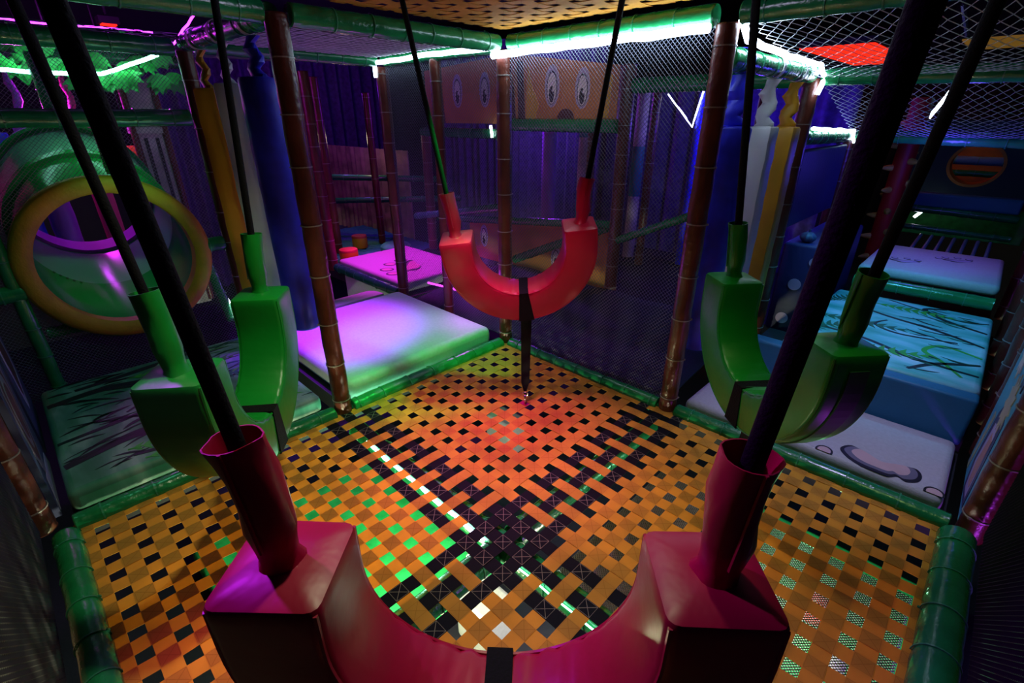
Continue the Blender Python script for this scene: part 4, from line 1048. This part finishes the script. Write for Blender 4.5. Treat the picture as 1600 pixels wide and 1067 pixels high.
br = thing('slat_bridge', (1.98, 3.15, 0.45), 'slatted bridge of blue rollers behind the lilac shelf', 'bridge')
for k in range(7):
    x = 1.74+k*0.075
    part('slat', MB().tube([(x, 2.86, 0.40), (x, 2.95, 0.43), (x, 3.36, 0.46)], 0.013, 8), 'roller_blue', br)
hp = thing('hole_panel', (1.9, 4.0, 0.7), 'dark green panel with a round porthole at the far right', 'panel')
n = 40; rr = []
sq = []
for j in range(n):
    a = 2*PI*j/n; c_, s_ = math.cos(a), math.sin(a); k = 1/max(abs(c_), abs(s_)); sq.append((1.87+c_*k*0.42, 1.02+s_*k*0.34))
ci = [(1.90+0.185*math.cos(2*PI*j/n), 1.00+0.175*math.sin(2*PI*j/n)) for j in range(n)]
part('board', MB().rings([[Vector((x, 4.0, z)) for x, z in sq], [Vector((x, 4.0, z)) for x, z in ci], [Vector((x, 4.04, z)) for x, z in ci], [Vector((x, 4.04, z)) for x, z in sq]], closed=True), 'hole_green', hp, False)
part('porthole_liner', MB().rings([[Vector((1.90+(0.185+d)*math.cos(2*PI*j/n), y, 1.0+(0.175+d)*math.sin(2*PI*j/n))) for j in range(n)] for d, y in ((0.012, 3.985), (-0.01, 3.985), (-0.01, 4.22), (0.0, 4.22))], closed=True), 'tunnel_yellow', hp)
column(2.6, 3.9, 0.0, 1.3, 0.05, 'brown', 'brown column beside the porthole panel')
beam((1.3, 4.6, 1.0), (2.5, 4.6, 1.0), 'blue rail seen through the porthole', r=0.04, m='roller_blue')
beam((1.3, 4.65, 0.88), (2.5, 4.65, 0.88), 'green rail seen through the porthole', r=0.03)
mat_block('soft_block', (1.95, 4.9, 1.02), (1.4, 0.06, 0.6), 'tunnel_yellow', 'amber board behind the porthole', 'block', 0.01)
# foliage prints beyond the bridge
mat_block('soft_block', (1.95, 4.3, 0.46), (0.9, 0.05, 0.30), 'leaf', 'leaf green board beyond the far slatted bridge', 'block', 0.01)

# ------------------------------------------------------------------ lit ceiling patches made as glowing panels, and a small red lamp
def glow_panel(c, size, m, label):
    t = thing('ceiling_glow', (c[0], c[1], c[2]+0.02), label, 'lamp')
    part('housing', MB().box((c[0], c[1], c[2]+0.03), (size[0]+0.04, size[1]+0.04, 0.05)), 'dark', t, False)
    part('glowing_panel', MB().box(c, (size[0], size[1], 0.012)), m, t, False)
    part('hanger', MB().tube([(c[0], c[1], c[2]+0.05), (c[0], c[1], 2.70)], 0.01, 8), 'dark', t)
glow_panel((0.66, 4.7, 1.97), (0.60, 2.2, 0), 'glow_red', 'red lit ceiling patch, made to glow, beyond the right roof net')  # lit ceiling surface made emissive, housing and hanger added
glow_panel((1.72, 4.9, 2.02), (0.50, 1.0, 0), 'glow_amber', 'yellow-brown ceiling panel, made to glow dimly, right of the red patch')  # plain panel given a glow, housing and hanger added
glow_panel((-3.6, -1.05, 2.08), (0.10, 0.10, 0), 'glow_red', 'small red ceiling lamp at the top left')
for k, (p, q) in enumerate((((1.55, 3.0, 2.1), (1.62, 3.1, 1.92)), ((1.85, 3.0, 2.15), (1.93, 3.1, 1.97)))):
    t = thing('truss_bracket', p, ('grey metal bracket hanging from the dark ceiling near the right strap', 'second grey metal bracket at the top right corner')[k], 'bracket')
    part('arm', MB().tube([p, q], 0.018, 8), 'steel', t); part('hanger', MB().tube([(p[0], p[1], 2.70), p], 0.008, 8), 'dark', t)

# ------------------------------------------------------------------ below the web
mat_block('soft_mat', (-0.15, -1.2, -1.19), (1.5, 1.5, 0.14), 'lower_green', 'bright green mat far below the left quarter of the web')
mat_block('soft_mat', (2.1, 0.35, -1.19), (1.1, 1.3, 0.14), 'lower_green', 'bright green mat far below the right side of the web')
mat_block('soft_block', (0.78, -0.95, -1.10), (0.25, 0.22, 0.32), 'mat_white', 'white foam block below the front of the web', 'block')
mat_block('soft_block', (-0.35, 0.35, -1.10), (0.3, 0.22, 0.32), 'mat_white', 'white foam block below the back quarter of the web', 'block')
mat_block('soft_block', (0.5, -2.15, -1.02), (0.35, 0.3, 0.48), 'mat_white', 'white foam block below the left edge of the web', 'block')
def ball(x, y, r, m, label):
    z = -1.12
    solo('play_ball', MB().lathe([(r*math.sin(PI*i/12)+1e-4, z+r-r*math.cos(PI*i/12)) for i in range(13)], 20, (x, y, 0)), m, label, 'ball', (x, y, z))
ball(1.85, 0.10, 0.07, 'ball_blue', 'blue ball below the right side of the web')
ball(2.20, 0.05, 0.07, 'ball_white', 'pale violet ball below the right side of the web')
ball(2.06, 0.30, 0.09, 'ball_red', 'red ball below the right side of the web')
